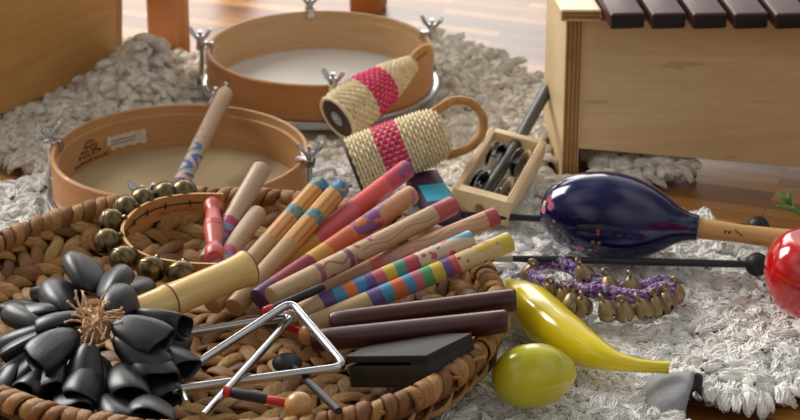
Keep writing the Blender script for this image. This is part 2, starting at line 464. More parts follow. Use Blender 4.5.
    me.update(calc_edges=True); me.materials.append(mat)
    o = link('fleece', me, root); o['kind'] = 'stuff'
    print('fleece', n, len(V))
BASKET = Vector((-.1536, 1.682, 0)); BA, BB = .2385, .243
def rim_z(th): return .0835-.0065*cos(th-math.radians(65))
blockers += [(BASKET.x, BASKET.y, BA*.86, BB*.86, 0)]
DB = P(320, 46, .08); DF = P(180, 149, .08)
blockers += [(DB.x, DB.y, .146, .146, 0), (DF.x, DF.y, .146, .146, 0)]
for (px, py, z, r, s) in ((533, 395, .03, .034, .5), (610, 240, .05, .05, .5), (812, 305, .04, .045, .4), (580, 350, .04, .035, .6), (625, 366, .04, .03, .7),
                          (470, 200, .04, .06, .6), (395, 158, .04, .045, .6), (432, 195, .04, .04, .6), (540, 320, .04, .03, .6), (365, 112, .04, .04, .6), (600, 300, .03, .03, .8), (650, 300, .03, .03, .8)):
    q = P(px, py, z); blockers.append((q.x, q.y, r, r, s))
for (px, py, r) in ((170, 58, .036), (368.5, 9, .036), (567, 180, .03), (560, 160, .024), (565, 170, .024)):
    q = P(px, py, 0); blockers.append((q.x, q.y, r, r, 0))
farpoly = poly_world([(-60, 128), (60, 92), (118, 62), (128, 40), (152, 36), (188, 62), (215, 50), (300, 20), (420, 34), (482, 52), (524, 72), (560, 82), (640, 130), (690, 165), (652, 172), (600, 192), (540, 185), (400, 172), (300, 160), (60, 176), (32, 163), (8, 149), (-60, 138)])
q = P(160, 62, .05)
fr = thing('sheepskin_rug', (q.x, q.y, 0), 'far cream sheepskin under the back drum, humped up against the table leg', 'rug')
q2 = P(100, 95, .03)
fleece(fr, farpoly, M['fleece_far'], .0084, 3, hump=[(q.x-.022, q.y-.02, .036, .06, .06), (q2.x, q2.y, .07, .08, .012)], strands=11, length=.023, lf=(.2, .85), cl=(.7, 2.), azj=1.1)
nearpoly = poly_world([(-90, 197), (20, 191), (50, 178), (300, 165), (420, 172), (540, 190), (640, 212), (692, 214), (735, 236), (768, 262), (800, 306), (850, 318), (870, 372), (800, 385), (745, 391), (704, 391), (690, 376), (664, 377), (652, 390), (655, 404), (672, 424), (690, 470), (300, 470), (-90, 470)])
nr = thing('sheepskin_rug', (.15, 1.65, 0), 'near white sheepskin under the basket, lemon and banana', 'rug')
fleece(nr, nearpoly, M['fleece'], .0078, 21, strands=11, length=.023)
# suede corner of the near rug, turned over
b = WB(); cols = [[P(636, 378, .016), P(630, 392, .014), P(632, 408, .012), P(650, 428, .008)], [P(660, 374, .034), P(653, 388, .031), P(652, 404, .027), P(664, 426, .014)],
                  [P(680, 371.5, .039), P(675, 387, .037), P(671, 402, .032), P(675, 421, .018)], [P(693, 371, .04), P(690, 384, .038), P(686, 398, .033), P(684, 414, .02)], [P(695, 374, .034), P(692, 387, .031), P(688, 401, .026), P(685, 415, .014)]]
rows = [spline([c[i] for c in cols], 4) for i in range(4)]; rows = list(zip(*rows)); grid = [spline(r, 4) for r in rows]
nv = len(grid[0]); b.add([v for c in grid for v in c], [(i*nv+j, i*nv+j+1, (i+1)*nv+j+1, (i+1)*nv+j) for i in range(len(grid)-1) for j in range(nv-1)])
o = b.build('suede_flap', M['suede'], nr, ang=None); o['label'] = 'grey suede underside turned up'
o.modifiers.new('thickness', 'SOLIDIFY').thickness = .0018
b = WB(); arc = []
c0 = P(697, 379, .03)
prof = [(c0+Vector((.0052*cos(a), 0, .006*sin(a)))) for a in np.linspace(-.6, pi+.4, 12)]
fs = []; vs = []
for k in range(5):
    vs += [v+Vector((-.0006*k, -.003*k, -.0026*k)) for v in prof]
fs = [(k*12+i, k*12+i+1, (k+1)*12+i+1, (k+1)*12+i) for k in range(4) for i in range(11)]
b.add(vs, fs); o = b.build('curled_edge', M['suede_dark'], nr, ang=None); o.modifiers.new('thickness', 'SOLIDIFY').thickness = .002

# ------------------------------------------------------------------ basket
def make_basket():
    root = thing('woven_basket', (BASKET.x, BASKET.y, .018), 'large shallow woven basket full of instruments on the near sheepskin', 'basket')
    # inner profile in (rho, z): rho fraction of the rim ellipse
    prof = spline([Vector((0, 0, .040)), Vector((.35, 0, .040)), Vector((.62, 0, .044)), Vector((.78, 0, .055)), Vector((.9, 0, .073)), Vector((.985, 0, .093))], 12)
    prof = [(p.x, p.z) for p in prof]
    def S(th, k, off=0.):
        k = min(max(k, 0), len(prof)-1.001); i = int(k); f = k-i
        r = prof[i][0]*(1-f)+prof[i+1][0]*f; z = prof[i][1]*(1-f)+prof[i+1][1]*f
        dr = prof[i+1][0]-prof[i][0]; dz = prof[i+1][1]-prof[i][1]
        n = Vector((-dz*cos(th), -dz*sin(th), dr*.225)).normalized()
        p = Vector((BASKET.x+BA*r*cos(th), BASKET.y+BB*r*sin(th), z+(rim_z(th)-.092)*max(0, r-.45)/.55))
        return p+n*off, n
    # arc length table
    sl = [0.]
    for i in range(1, len(prof)): sl.append(sl[-1]+math.hypot((prof[i][0]-prof[i-1][0])*.225, prof[i][1]-prof[i-1][1]))
    tot = sl[-1]
    def kat(s): return float(np.interp(s, sl, range(len(sl))))
    b = WB()
    # core wall
    nt = 72; ks = [kat(tot*i/20) for i in range(21)]
    vs = [S(2*pi*j/nt, k, -.006)[0] for k in ks for j in range(nt)]+[S(2*pi*j/nt, k, -.013)[0] for k in ks for j in range(nt)]
    fs = []
    for h in (0, 1):
        o = h*21*nt
        for i in range(20):
            for j in range(nt):
                q = (o+i*nt+j, o+i*nt+(j+1) % nt, o+(i+1)*nt+(j+1) % nt, o+(i+1)*nt+j); fs.append(q if h == 0 else tuple(reversed(q)))
    for j in range(nt): fs.append((20*nt+j, 20*nt+(j+1) % nt, 21*nt+20*nt+(j+1) % nt, 21*nt+20*nt+j))
    b.add(vs, fs, 1)
    def leaf(th, s, slant, ln, wd, side):
        k0 = kat(s); p, n = S(th, k0)
        tt = Vector((-BA*sin(th), BB*cos(th), 0)).normalized(); ss = n.cross(tt).normalized()
        if side < 0: n = -n
        d = tt*cos(slant)+ss*sin(slant); e = n.cross(d).normalized()
        pts = []; rad = []
        bend = random.uniform(-.0025, .0025); hh = random.uniform(.8, 1.15)
        for q in range(9):
            u = q/8*2-1
            c = (p if side > 0 else p-(-n)*.019)+d*(u*ln/2)+e*(bend*(1-u*u))+n*(-.0075+.0078*hh*(1-abs(u)**2.2))
            pts.append(c); rad.append(wd/2*(1-.42*abs(u)**2.5)*random.uniform(.93, 1.07))
        b.tube(pts, rad, 8, 0, True, flat=.36, up=(n+e*random.uniform(-.3, .3)).normalized(), uvscale=40)
    rows = int(tot/.0150)
    for r in range(rows):
        s = tot*(r+.5)/rows; rad = float(np.interp(kat(s), range(len(prof)), [q[0] for q in prof]))*.225
        m = max(3, int(2*pi*rad/.0185))
        sg = 1 if r % 2 else -1
        for i in range(m):
            th = 2*pi*(i+.5*(r % 2)+random.uniform(-.12, .12))/m
            leaf(th, s+random.uniform(-.002, .002), sg*random.uniform(.35, .85), random.uniform(.037, .049), random.uniform(.012, .0175), 1)
    for r in range(5):
        s = tot*(.62+.075*r); rad = float(np.interp(kat(s), range(len(prof)), [q[0] for q in prof]))*.235
        m = int(2*pi*rad/.0205); sg = 1 if r % 2 else -1
        for i in range(m):
            th = 2*pi*(i+.5*(r % 2)+random.uniform(-.12, .12))/m
            leaf(th, s, sg*random.uniform(.42, .7), random.uniform(.032, .038), random.uniform(.013, .016), -1)
    b.build('basket_body', [M['straw'], M['straw_core']], root, ang=None)
    # rim: slanted wraps over the edge
    b = WB(); m = 124
    def rim_c(th):
        z = rim_z(th)+.0015*sin(3*th+1)
        return Vector((BASKET.x+BA*.99*cos(th), BASKET.y+BB*.99*sin(th), z))
    b.tube([rim_c(2*pi*i/90) for i in range(90)], .0062, 8, 1, closed=True)
    for i in range(m):
        th0 = 2*pi*(i+random.uniform(-.15, .15))/m; pts = []; sl_ = random.uniform(.05, .1)*(1 if random.random() < .85 else -.4); rr = random.uniform(.0074, .0098)
        o0 = Vector((cos(th0)*BB, sin(th0)*BA, 0)).normalized(); tg = Vector((-o0.y, o0.x, 0))
        for q in range(9):
            a = pi*(-.32+1.5*q/8); th = th0+sl_*(q/8-.5); c = rim_c(th); o_ = Vector((cos(th)*BB, sin(th)*BA, 0)).normalized()
            pts.append(c+o_*(rr*cos(a))+Vector((0, 0, rr*sin(a))))
        wd = random.uniform(.0058, .0078)
        vs = []; 
        b_pts = pts; n = 6
        # flat ribbon tube with the wide side along the rim
        for q, c in enumerate(b_pts):
            out = (c-rim_c(th0+sl_*(q/8-.5))).normalized()
            for j in range(n):
                a = 2*pi*j/n; vs.append(c+tg*(wd*cos(a))+out*(.0014*sin(a)+.0007*(1-abs(cos(a)))))
        uv = [(abs(2*j/n-1), q*.16) for q in range(9) for j in range(n)]
        b.add(vs, [(q*n+j, q*n+(j+1) % n, (q+1)*n+(j+1) % n, (q+1)*n+j) for q in range(8) for j in range(n)], 0, uv)
    b.build('basket_rim', [M['straw_rim'], M['straw_core']], root, ang=None)
make_basket()

# ------------------------------------------------------------------ drums
def wing_nut_mesh():
    b = MB(); b.lathe([(0, 0), (.0048, 0), (.0048, .005), (.0036, .008), (0, .008)], 12)
    b.tube([(0, 0, .004), (0, 0, .0135)], .0024, 8)
    for s in (-1, 1):
        pts = [(s*.003, 0, .003), (s*.007, 0, .008), (s*.0105, 0, .0135), (s*.012, 0, .017)]
        b.tube(pts, [.0028, .0044, .005, .003], 8, flat=.5, up=(s*1., 0, -.55))
    return b.mesh('wing_nut', M['chrome'], ang=50)
WING = wing_nut_mesh()
def clamp_mesh():   # local: x outward from the shell at rim radius, z up from the rim top
    b = MB()
    b.tube(spline([(.0062, 0, .006), (.0062, 0, -.02), (.0075, 0, -.034), (.0105, 0, -.043), (.009, 0, -.049), (.005, 0, -.047)], 5), .0024, 8)
    b.box((.0015, 0, .0018), (.0175, .0095, .003), bev=.0006)
    b.box((-.0062, 0, -.0035), (.0026, .009, .0095), bev=.0006)
    b.box((.0068, 0, -.001), (.009, .0115, .008), bev=.001)
    b.lathe([(.0044, .003), (.0044, .0065)], 10, X=Matrix.Translation((.0066, 0, 0)))
    return b.mesh('tension_clamp', M['chrome'], ang=40)
CLAMP = clamp_mesh()
def make_drum(c, z0, angs, label, inner, skin, extra=None):
    R = .1285; root = thing('frame_drum', (c.x, c.y, z0), label, 'drum'); h = .05
    b = MB(); prof = [(R-.007, .002), (R, .002), (R, h-.0015), (R-.0015, h), (R-.0035, h), (R-.0045, h-.001), (R-.0048, h-.0085), (R-.0078, h-.0095), (R-.0082, .0045), (R-.007, .002)]
    n = 96
    for i in range(len(prof)-1):
        m = 0 if i < 3 else 1
        bb = MB(); bb.lathe([prof[i], prof[i+1]], n); b.add(bb.v, [f for f in bb.f if len(f) == 4], m)
    b.build('shell', [M['shell_outer'], inner], root, ang=35)
    b = MB(); b.lathe([(0, .0052), (R-.008, .0048), (R-.008, .0005), (0, .0005)], 72); b.build('drum_skin', skin, root, ang=30)
    b = MB(); b.lathe([(R+.001, 0), (R+.0045, 0), (R+.006, .0015), (R+.006, .0075), (R+.0045, .009), (R+.001, .009)], 96, closed=True); b.build('tension_hoop', M['hoop'], root, ang=35)
    for a in angs:
        a = math.radians(a); o = link('tension_clamp', CLAMP, root); o.location = (R*cos(a), R*sin(a), h); o.rotation_euler = (0, 0, a)
        wn = link('wing_nut', WING, o); wn.location = (.0066, 0, .0028); wn.rotation_euler = (0, 0, -a+random.uniform(-.5, .5))
    return root
make_drum(DB, .03, (178, 97, 20, -82), 'larger-looking back frame drum with white skin and wing nuts', M['shell_inner'], M['skin_white'])
df = make_drum(DF, .03, (172, 79, -14, -100), 'front frame drum holding a blue-painted stick, with paper sticker inside', M['shell_inner_dark'], M['skin_calf'])
# sticker and stamp on the inside of the front drum
ri = .1285-.0084
def wallpt(a, z, r=ri): return Vector((r*cos(a), r*sin(a), z))
b = MB(); n = 14; a0, a1 = math.radians(135), math.radians(113)
vs = []
for i in range(n+1):
    a = a0+(a1-a0)*i/n; top = .0285+.001*sin(i*2.1); bot = .0135+.0012*sin(i*1.7+1)+(.004 if i < 2 else 0)
    vs += [wallpt(a, bot, ri-.0004), wallpt(a, top, ri-.0004)]
b.add(vs, [(2*i, 2*i+2, 2*i+3, 2*i+1) for i in range(n)]); o = b.build('paper_sticker', M['paper'], df, ang=None); o['label'] = 'torn pale paper sticker'
def strokes(name, parent, f, rows, mat, wd=.0004, th=.0003):
    b = MB()
    for line in rows:
        pts = [f(*p) for p in line]; b.tube(pts, wd, 5)
    return b.build(name, mat, parent, ang=None)
def scribble(u0, u1, v, h, seed, pitch):
    r = random.Random(seed); out = []; u = u0
    while u < u1:
        w_ = pitch*r.uniform(.5, .9); k = r.randrange(4)
        if k == 0: out.append([(u, v), (u, v+h)]); out.append([(u, v+h), (u+w_, v+h*.6), (u, v+h*.4)])
        elif k == 1: out.append([(u+w_, v+h*.9), (u, v+h), (u, v), (u+w_, v+h*.05)])
        elif k == 2: out.append([(u, v), (u+w_*.5, v+h), (u+w_, v)])
        else: out.append([(u, v+h), (u, v), (u+w_, v), (u+w_, v+h)])
        u += pitch
    return out
fa = lambda u, v: wallpt(math.radians(153)-u*2.3/ri, v-.0045, ri-.0003)
rows = scribble(-.002, .013, .021, .0035, 1, .0034)+scribble(0, .012, .0255, .003, 2, .003)+scribble(-.006, .016, .0145, .0026, 3, .003)
rows += [[(.006+.003*cos(t), .034+.0034*sin(t)) for t in np.linspace(0, 5.6, 12)], [(.001, .033), (.004, .0305), (.011, .0312)], [(.006, .035), (.0075, .033)]]
strokes('printed_stamp', df, fa, rows, M['ink'], .00045)
strokes('sticker_print', df, lambda u, v: wallpt(math.radians(134.5)-u/ri, v-.0062, ri-.0007), scribble(.004, .034, .028, .0014, 5, .0016)+scribble(.003, .032, .0245, .0014, 6, .0016), plain('faded_ink', '#7d7468', .8), .0002)

# ------------------------------------------------------------------ painted sticks
def stick_mesh(name, L, r0, r1=None, bulge=0., n=24, rnd=.0015):
    r1 = r1 or r0; b = MB()
    pr = [(0, 0), (r0-rnd, 0), (r0-rnd*.3, rnd*.3), (r0, rnd)]
    for i in range(1, 12):
        u = i/12; pr.append((r0+(r1-r0)*u+bulge*sin(pi*u), rnd+(L-2*rnd)*u))
    pr += [(r1, L-rnd), (r1-rnd*.3, L-rnd*.3), (r1-rnd, L), (0, L)]
    b.lathe(pr, n); return b
def stick(p0, p1, r, mat, label, name='painted_stick', group=None, roll=0., cat='stick', r1=None, rnd=.0015):
    L = (p1-p0).length; b = stick_mesh(name, L, r, r1, rnd=rnd); o = b.build(name, mat, ang=50); along(o, p0, p1, roll)
    print(label[:40], 'len %.3f' % L)
    return tag(o, label, cat, group)
PALE = '#c4a683'; R0 = .0089
stick(P(160, 226, .048), P(225.5, 93, .0955), .0085, painted('paint_wave_stick', '#b9997a', [
    ('waves', .18, .62, '#2b5f9e', 3, .5, 40, .18), ('waves', .2, .55, '#9fb6c6', 3, .5, 40, .08, .4), ('band', .25, .33, '#6d4a78'), ('band', .33, .36, '#c89b90'), ('band', .02, .25, '#2a4f96'), ('dots', .5, .75, '#4a6f98', 130, .22)], L=.22),
    'blue wave-painted stick lying alone inside the front drum')
stick(P(207, 262, .064), P(262, 168, .111), .0088, painted('paint_pink_band', '#c2a488', [('band', .1, .34, '#7d8fae'), ('blotch', .1, .34, '#a3305c', 60, .5), ('band', .3, .36, '#b03a63')], L=.147, wob=.03),
    'longer plain stick with pink and blue band, behind the red handle', r1=.0092)
stick(P(206, 284, .068), P(258, 213, .086), .0086, painted('paint_pink_band_short', '#bda084', [('band', .1, .42, '#8c8fb0'), ('blotch', .1, .42, '#9b3f63', 70, .48), ('band', .38, .45, '#b45070')], L=.12, wob=.03),
    'shorter plain stick with a pink band, just right of the red handle', r1=.009)
def blue_orange(nm, L): return painted(nm, '#b79468', [('band', .47, .64, '#c99a58'), ('stripes', .47, .64, '#b4703e', 9, .2), ('band', .64, .70, '#7d8a78'), ('blotch', .64, .70, '#48788a', 130, .5), ('band', .70, .86, '#cfa052'), ('stripes', .70, .86, '#bd7740', 9, .2),
    ('band', .86, .905, '#3f7f8c'), ('band', .905, 1.02, '#2f5fa2'), ('waves', .87, .985, '#b89a4e', 3, .35, 40, .07), ('waves', .88, .985, '#5f90b4', 3, .35, 40, .06, .5)], L=L)
stick(P(212, 306, .062), P(321, 184, .11), .0092, blue_orange('paint_blue_gold', .205), 'left of the two sticks with blue tips and orange bands')
stick(P(234, 308, .0635), P(341, 187, .11), .0092, blue_orange('paint_blue_gold_right', .202), 'right of the two sticks with blue tips and orange bands', roll=1.)
stick(P(277, 268, .062), P(408, 168, .11), .0092, painted('paint_coral', '#c4745c', [('band', -.1, .26, '#d8ad50'), ('band', .24, .5, '#dd6a6e'), ('band', .5, .72, '#dd5650'), ('band', .72, .86, '#c63f52'), ('band', .86, 1.1, '#86508a'), ('blotch', .78, .96, '#8d4a70', 40, .5)], L=.2, wob=.05),
    'coral red stick with purple tip and yellow lower end')
stick(P(257, 299, .0735), P(412, 194, .11), .0092, painted('paint_orange_purple', '#bb5a35', [('band', -.1, .12, '#573059'), ('band', .1, .36, '#8c2636'), ('band', .33, .45, '#c8923c'), ('band', .44, .6, '#c25a30'), ('band', .58, .76, '#c86a3a'), ('blotch', .6, .8, '#7f4680', 55, .5), ('band', .76, 1.1, '#c58a66'), ('blotch', .76, .98, '#a06a86', 55, .55)], L=.2, wob=.05),
    'orange and maroon painted stick with dark purple lower end')
stick(P(271, 297, .091), P(453, 205, .11), .0090, painted('paint_wavy_red', '#c6a67f', [('band', .25, .28, '#8c5563'), ('waves', .25, .45, '#a2604e', 4, .25, 45, .1), ('band', .42, .45, '#7d4a64'), ('waves', .5, .98, '#9d6068', 6, .2, 26, .05), ('waves', .5, .98, '#bd8a68', 6, .22, 26, .08, .4), ('dots', .1, .3, '#c08d6a', 90, .2), ('blotch', .45, .62, '#a34a5a', 80, .6), ('band', .965, 1.1, '#a84a4c')], L=.2),
    'natural wood stick with thin wavy red and purple lines')
stick(P(287, 301, .061), P(497, 216, .108), .0088, painted('paint_pink_waves', '#caa384', [('band', .38, .44, '#c5605c'), ('waves', .4, .96, '#b0705e', 5, .22, 26, .08), ('waves', .4, .96, '#bd8a68', 5, .2, 26, .06, .5), ('blotch', .44, .6, '#bd8684', 60, .55), ('band', .93, 1.1, '#a84545')], L=.21),
    'pinkish stick with reddish wavy grain and red tip')
rain = [('#5b3f78', .20), ('#3a86a8', .26), ('#cf6a33', .31), ('#3f7fae', .36), ('#5b4a80', .41), ('#c05a62', .45), ('#c8a93e', .50), ('#4f8f7a', .55), ('#b5414f', .60), ('#cba2a0', .66)]
def rb(lst, end):
    o = []
    for i, (c, a) in enumerate(lst): o.append(('band', a, lst[i+1][1] if i+1 < len(lst) else end, c))
    return o
stick(P(279, 322, .062), P(473, 239, .112), .0088, painted('paint_rainbow_blue', '#c5a67e', rb(rain, .7)+[('band', .66, 1.1, '#d0b79c'), ('dots', .66, .78, '#b05a5a', 140, .3), ('waves', .74, 1.0, '#4f9ab5', 2, .18, 18, .14), ('band', .965, 1.1, '#58a5c4'), ('dots', .72, .86, '#b8505c', 70, .25)], L=.2, wob=.02),
    'stick with rainbow rings and a pale blue tip')
rain2 = [('#5f4a86', .31), ('#3b8cae', .37), ('#c9622e', .42), ('#4a86b5', .475), ('#bb5f72', .52), ('#4e9a5d', .56), ('#cbb23c', .61), ('#6a4c84', .66), ('#bf5252', .70)]
stick(P(303, 329, .062), P(511, 241, .112), .0089, painted('paint_rainbow_yellow', '#c8a87c', rb(rain2, .74)+[('band', .73, 1.1, '#d3b98c'), ('dots', .73, .86, '#a84a48', 130, .24), ('waves', .84, .98, '#c07a52', 2, .2, 25, .1), ('band', .93, 1.1, '#cdb850'), ('waves', .82, .97, '#ceb24c', 2, .2, 20, .12)], L=.2, wob=.02),
    'stick with rainbow rings and a yellow tip, nearest of the painted ones')
stick(P(330, 323, .082), P(517, 299.5, .106), .0096, M['dark_clave'], 'upper of the two plain dark red-brown claves', 'clave', cat='clave', rnd=.003)
stick(P(312, 341, .075), P(509, 321, .106), .0098, M['dark_clave'], 'lower of the two plain dark red-brown claves, beside the black block', 'clave', cat='clave', roll=1.5, rnd=.003)

# ------------------------------------------------------------------ bamboo tube
p0 = P(122, 321, .098); p1 = P(248, 268, .105); L = (p1-p0).length
root = thing('bamboo_shaker', p0, 'thick yellow bamboo tube lying between seed pods and sticks', 'shaker'); along(root, p0, p1)
b = MB(); r = .0148; nz = L*.36
pr = [(0, 0), (r, 0), (r*.98, .02), (r*.96, nz-.008), (r*1.0, nz-.002), (r*1.05, nz), (r*.98, nz+.0025), (r*.93, nz+.02), (r*.95, L-.02), (r*1.02, L-.006), (r*1.1, L-.002)]
b.lathe(pr, 32); b.build('tube', M['bamboo'], root, ang=60)
b = MB(); b.lathe([(r*1.1, L-.002), (r*1.1, L-.0004), (r*.98, L+.001), (r*.7, L+.0016), (0, L+.0018)], 32); b.build('node_ring', M['bamboo_node'], root, ang=60); b = MB(); b.lathe([(r*1.058, nz-.0007), (r*1.064, nz), (r*1.05, nz+.0009), (r*1.0, nz+.001), (r*1.0, nz-.0008)], 32, closed=True); b.build('node_ring', M['bamboo_node'], root, ang=60)

# ------------------------------------------------------------------ wood block
A = P(345, 356, .082); u = Vector((.065, -.05, .0265)).normalized(); v = Vector((.037, .05, -.0047)); v = (v-u*v.dot(u)).normalized(); wv = u.cross(v)
X = Matrix((u, v, wv)).transposed().to_4x4(); X.translation = A
b = MB(); lx, ly, lz = .086, .06, .027
b.box((lx/2, ly/2, -.003), (lx, ly, .006), bev=.0008); b.box((lx/2, ly/2, -lz/2-.0043), (lx, ly, lz-.0086), bev=.0008)
b.box((lx/2+.034, ly/2, -.0073), (lx-.0685, ly-.0006, .004), bev=0); b.box((lx/2, ly*.8, -.0073), (lx-.0006, ly*.38, .004), bev=0)
o = b.build('wood_block', M['block'], ang=30); o.matrix_world = X; tag(o, 'black slotted wood block in front of the dark claves', 'wood block')

# ------------------------------------------------------------------ triangles and beaters
def tri(name, pts, r, label, rad=.012):
    c = [Vector(p) for p in pts]; path = [c[0]]
    for i in range(1, len(c)-1):
        a = c[i]+(c[i-1]-c[i]).normalized()*rad; d = c[i]+(c[i+1]-c[i]).normalized()*rad
        for t in np.linspace(0, 1, 8): path.append(a*(1-t)**2+c[i]*2*t*(1-t)+d*t*t)
    path.append(c[-1]); b = MB(); b.tube(path, r, 14); o = b.mesh(name, M['steel'], origin=c[1], ang=50)
    o = link(name, o); o.location = c[1]; return tag(o, label, 'triangle')
tri('triangle', [P(160, 388, .072), P(291, 302, .097), P(346, 367, .085), P(172, 390, .082)], .0038, 'bright steel triangle with its blunt corner beside the black block')
tri('triangle', [P(203, 416, .094), P(293, 316, .083), P(160, 337, .076), P(186, 404, .082)], .0036, 'steel triangle lying partly under the brighter one')
def beater(name, segs, label, head=None, cat='beater'):
    base = segs[0][0]; root = thing(name, base, label, cat)
    for (a, c, r, m, nm) in segs:
        b = WB(); b.tube([a, a+(c-a)*.08, a+(c-a)*.5, a+(c-a)*.92, c], [r*.85, r, r, r, r*.85], 12); b.build(nm, m, root, ang=50)
    if head:
        c, r, m, sc = head; b = WB(); b.sphere(c, r, 20, 14, sc=sc); b.build('head', m, root, ang=None)
    return root
ball = wood('beech_ball', '#a9743c', '#c9975a', (12, 40, 40), 2, .35, .3)
def lerp(a, c, t): return a+(c-a)*t
a, c = P(224, 391, .1), P(299, 405.5, .098)
beater('ball_beater', [(a, lerp(a, c, .1), .0044, M['red_plastic'], 'collar'), (lerp(a, c, .1), lerp(a, c, .58), .0042, M['rubber'], 'grip'), (lerp(a, c, .58), lerp(a, c, .9), .0036, M['red_plastic'], 'shaft')], 'short black and red beater with wooden ball at the basket front', (c, .0112, ball, (1, 1, .95)))
a, c = P(266, 323, .068), P(310, 334, .078)
beater('ball_beater', [(a, lerp(a, c, .45), .0038, M['rubber'], 'grip'), (lerp(a, c, .45), lerp(a, c, .85), .0036, M['red_plastic'], 'shaft')], 'beater with wooden ball half hidden behind the bright triangle corner', (c, .0098, ball, (1, 1, 1)))
a, c = P(323, 287, .1), P(263, 313, .094)
beater('triangle_beater', [(a, lerp(a, c, .84), .0038, M['rubber'], 'grip'), (lerp(a, c, .84), lerp(a, c, .98), .0046, M['red_plastic'], 'collar')], 'black beater with red collar lying across the lower ends of the sticks')
a, c = P(339, 411, .104), P(292, 366, .066)
beater('rubber_mallet', [(a, c, .0033, M['rubber'], 'shaft')], 'short black mallet with grey rubber head lying under the triangle', (P(287, 363, .066), .0105, M['grey_rubber'], (1.2, 1, .75)))
# long mallets on the fleece
a, c = P(487, 258, .047), P(757, 264.5, .042)
beater('long_mallet', [(a, lerp(a, c, .028), .0034, M['black_plastic'], 'end_cap'), (lerp(a, c, .028), lerp(a, c, .095), .0036, M['white_wrap'], 'wrapped_band'), (lerp(a, c, .095), lerp(a, c, .97), .0035, M['black_plastic'], 'shaft')], 'long black mallet with white band in front of the maraca', (c, .0112, M['rubber'], (1, 1, 1)), 'mallet')
a, c = P(431, 214, .034), P(758, 227, .04)
beater('long_mallet', [(a, lerp(a, c, .97), .0034, M['black_plastic'], 'shaft')], 'long black mallet passing behind the blue maraca', (c, .0108, M['rubber'], (1, 1, 1)), 'mallet')

# ------------------------------------------------------------------ bell wrist band
def bell_mesh():
    b = MB(); R = .0115; pr = []
    for i in range(19):
        t = pi*i/18; rr = R*sin(t)
        if i == 9: pr += [(R, -.0012), (R*1.05, -.0008), (R*1.05, .0008), (R, .0012)]
        else: pr.append((rr, -R*cos(t)))
    def skip(i, j): return (j in (0, 12) and 1 <= i < 8) or (i in (6, 7) and j in (23, 0, 1, 11, 12, 13))
    b.lathe(pr, 24, skip=skip); b.tube([(0, 0, R-.001), (0, 0, R+.003)], .0022, 8)
    return b.mesh('bell', M['brass_dark'], ang=35)
BELL = bell_mesh()
zt = .1
U = [P(x, y, z) for x, y, z in ((223, 193.5, .104), (190, 193.5, .104), (160, 198, .103), (139, 207, .102), (125, 221, .1), (122.5, 233, .098), (131, 246, .096), (150, 256, .094), (176, 261, .093), (200, 263, .092), (224, 263.5, .092))]
hp0 = P(212.5, 199.5, .096)+Vector((0, 0, -.002)); hp1 = P(214.5, 258, .082)
root = thing('bell_bracelet', (U[5]+U[0])/2-Vector((0, 0, .03)), 'leather strap of round bells with a red turned handle', 'bells')
path = spline(U, 6); hgt = .021; thk = .0028
b = WB(); vs = []; K = len(path)
for i, p in enumerate(path):
    d = (path[min(i+1, K-1)]-path[max(i-1, 0)]); d.z = 0; d.normalize(); nrm = Vector((d.y, -d.x, 0))*thk/2
    for q in (p-nrm, p+nrm, p+nrm-Vector((0, 0, hgt)), p-nrm-Vector((0, 0, hgt))): vs.append(q)
fs = []; mt = []
for i in range(K-1):
    for j in range(4): fs.append((i*4+j, i*4+(j+1) % 4, i*4+4+(j+1) % 4, i*4+4+j)); mt.append(1 if j == 0 else 0)
fs += [(0, 3, 2, 1), (K*4-4, K*4-3, K*4-2, K*4-1)]; mt += [1, 1]
b.add(vs, fs); b.m = mt; strap = b.build('strap', [M['band'], M['band_edge']], root, ang=40)
# turned handle
b = WB(); Lh = (hp1-hp0).length; X = frame(hp0, hp1)
pr = [(0, 0), (.0075, 0), (.0086, .003), (.0092, .008), (.0088, .014), (.0062, .019), (.0068, .022), (.0074, .03), (.0086, .042), (.0092, Lh*.47), (.0088, Lh*.475), (.0088, Lh*.485), (.0093, Lh*.49), (.0093, Lh*.51), (.0088, Lh*.515), (.0088, Lh*.525), (.0093, Lh*.53), (.0088, Lh-.042), (.0074, Lh-.03), (.0068, Lh-.022), (.0062, Lh-.019), (.0085, Lh-.014), (.0092, Lh-.008), (.0086, Lh-.003), (.0075, Lh), (0, Lh)]
b.lathe(pr, 24, X=X); o = b.build('handle', M['red_wood'], root, ang=50); o['label'] = 'red turned wooden handle'
cx = sum((p for p in U), Vector())/len(U)
for px, py in ((181, 190), (157, 191), (129, 201), (113, 212), (106.5, 229), (110, 248), (129, 263), (157, 272), (187, 271)):
    best = min(path, key=lambda p: (p-Vector((0, 0, .011))-P(px, py, p.z-.011)).length)
    q = best-Vector((0, 0, .0115)); i = path.index(best); d = path[min(i+1, K-1)]-path[max(i-1, 0)]; d.z = 0; d.normalize()
    nrm = Vector((d.y, -d.x, 0))
    if nrm.dot(q-cx) < 0: nrm = -nrm
    o = link('bell', BELL, root); o.scale = (1.1,)*3; o.location = q+nrm*.0145-root.location+Vector((0, 0, .0065)); o.rotation_euler = ((-nrm)+Vector((0, 0, .5))).to_track_quat('Z', 'Y').to_euler()
b = WB()
ins = [p for p in path[8:26:3]]
for i, p in enumerate(path[6:26]):
    pass
inner = []
for i in range(4, 30):
    p = path[i]; d = path[i+1]-path[i-1]; d.z = 0; d.normalize(); nn = Vector((d.y, -d.x, 0))
    if nn.dot(p-cx) > 0: nn = -nn
    inner.append(p+nn*(thk/2+.0008)-Vector((0, 0, .0085)))
b.tube(inner, .0006, 6)
for p in inner[2::5]: b.tube([p+Vector((0, 0, .0028)), p+(cx-p).normalized()*.003, p+Vector((0, 0, -.0028))], .0007, 6)
b.build('binding_wire', M['wire'], root, ang=None)
inn = spline([path[i] for i in range(6, 24)], 1)
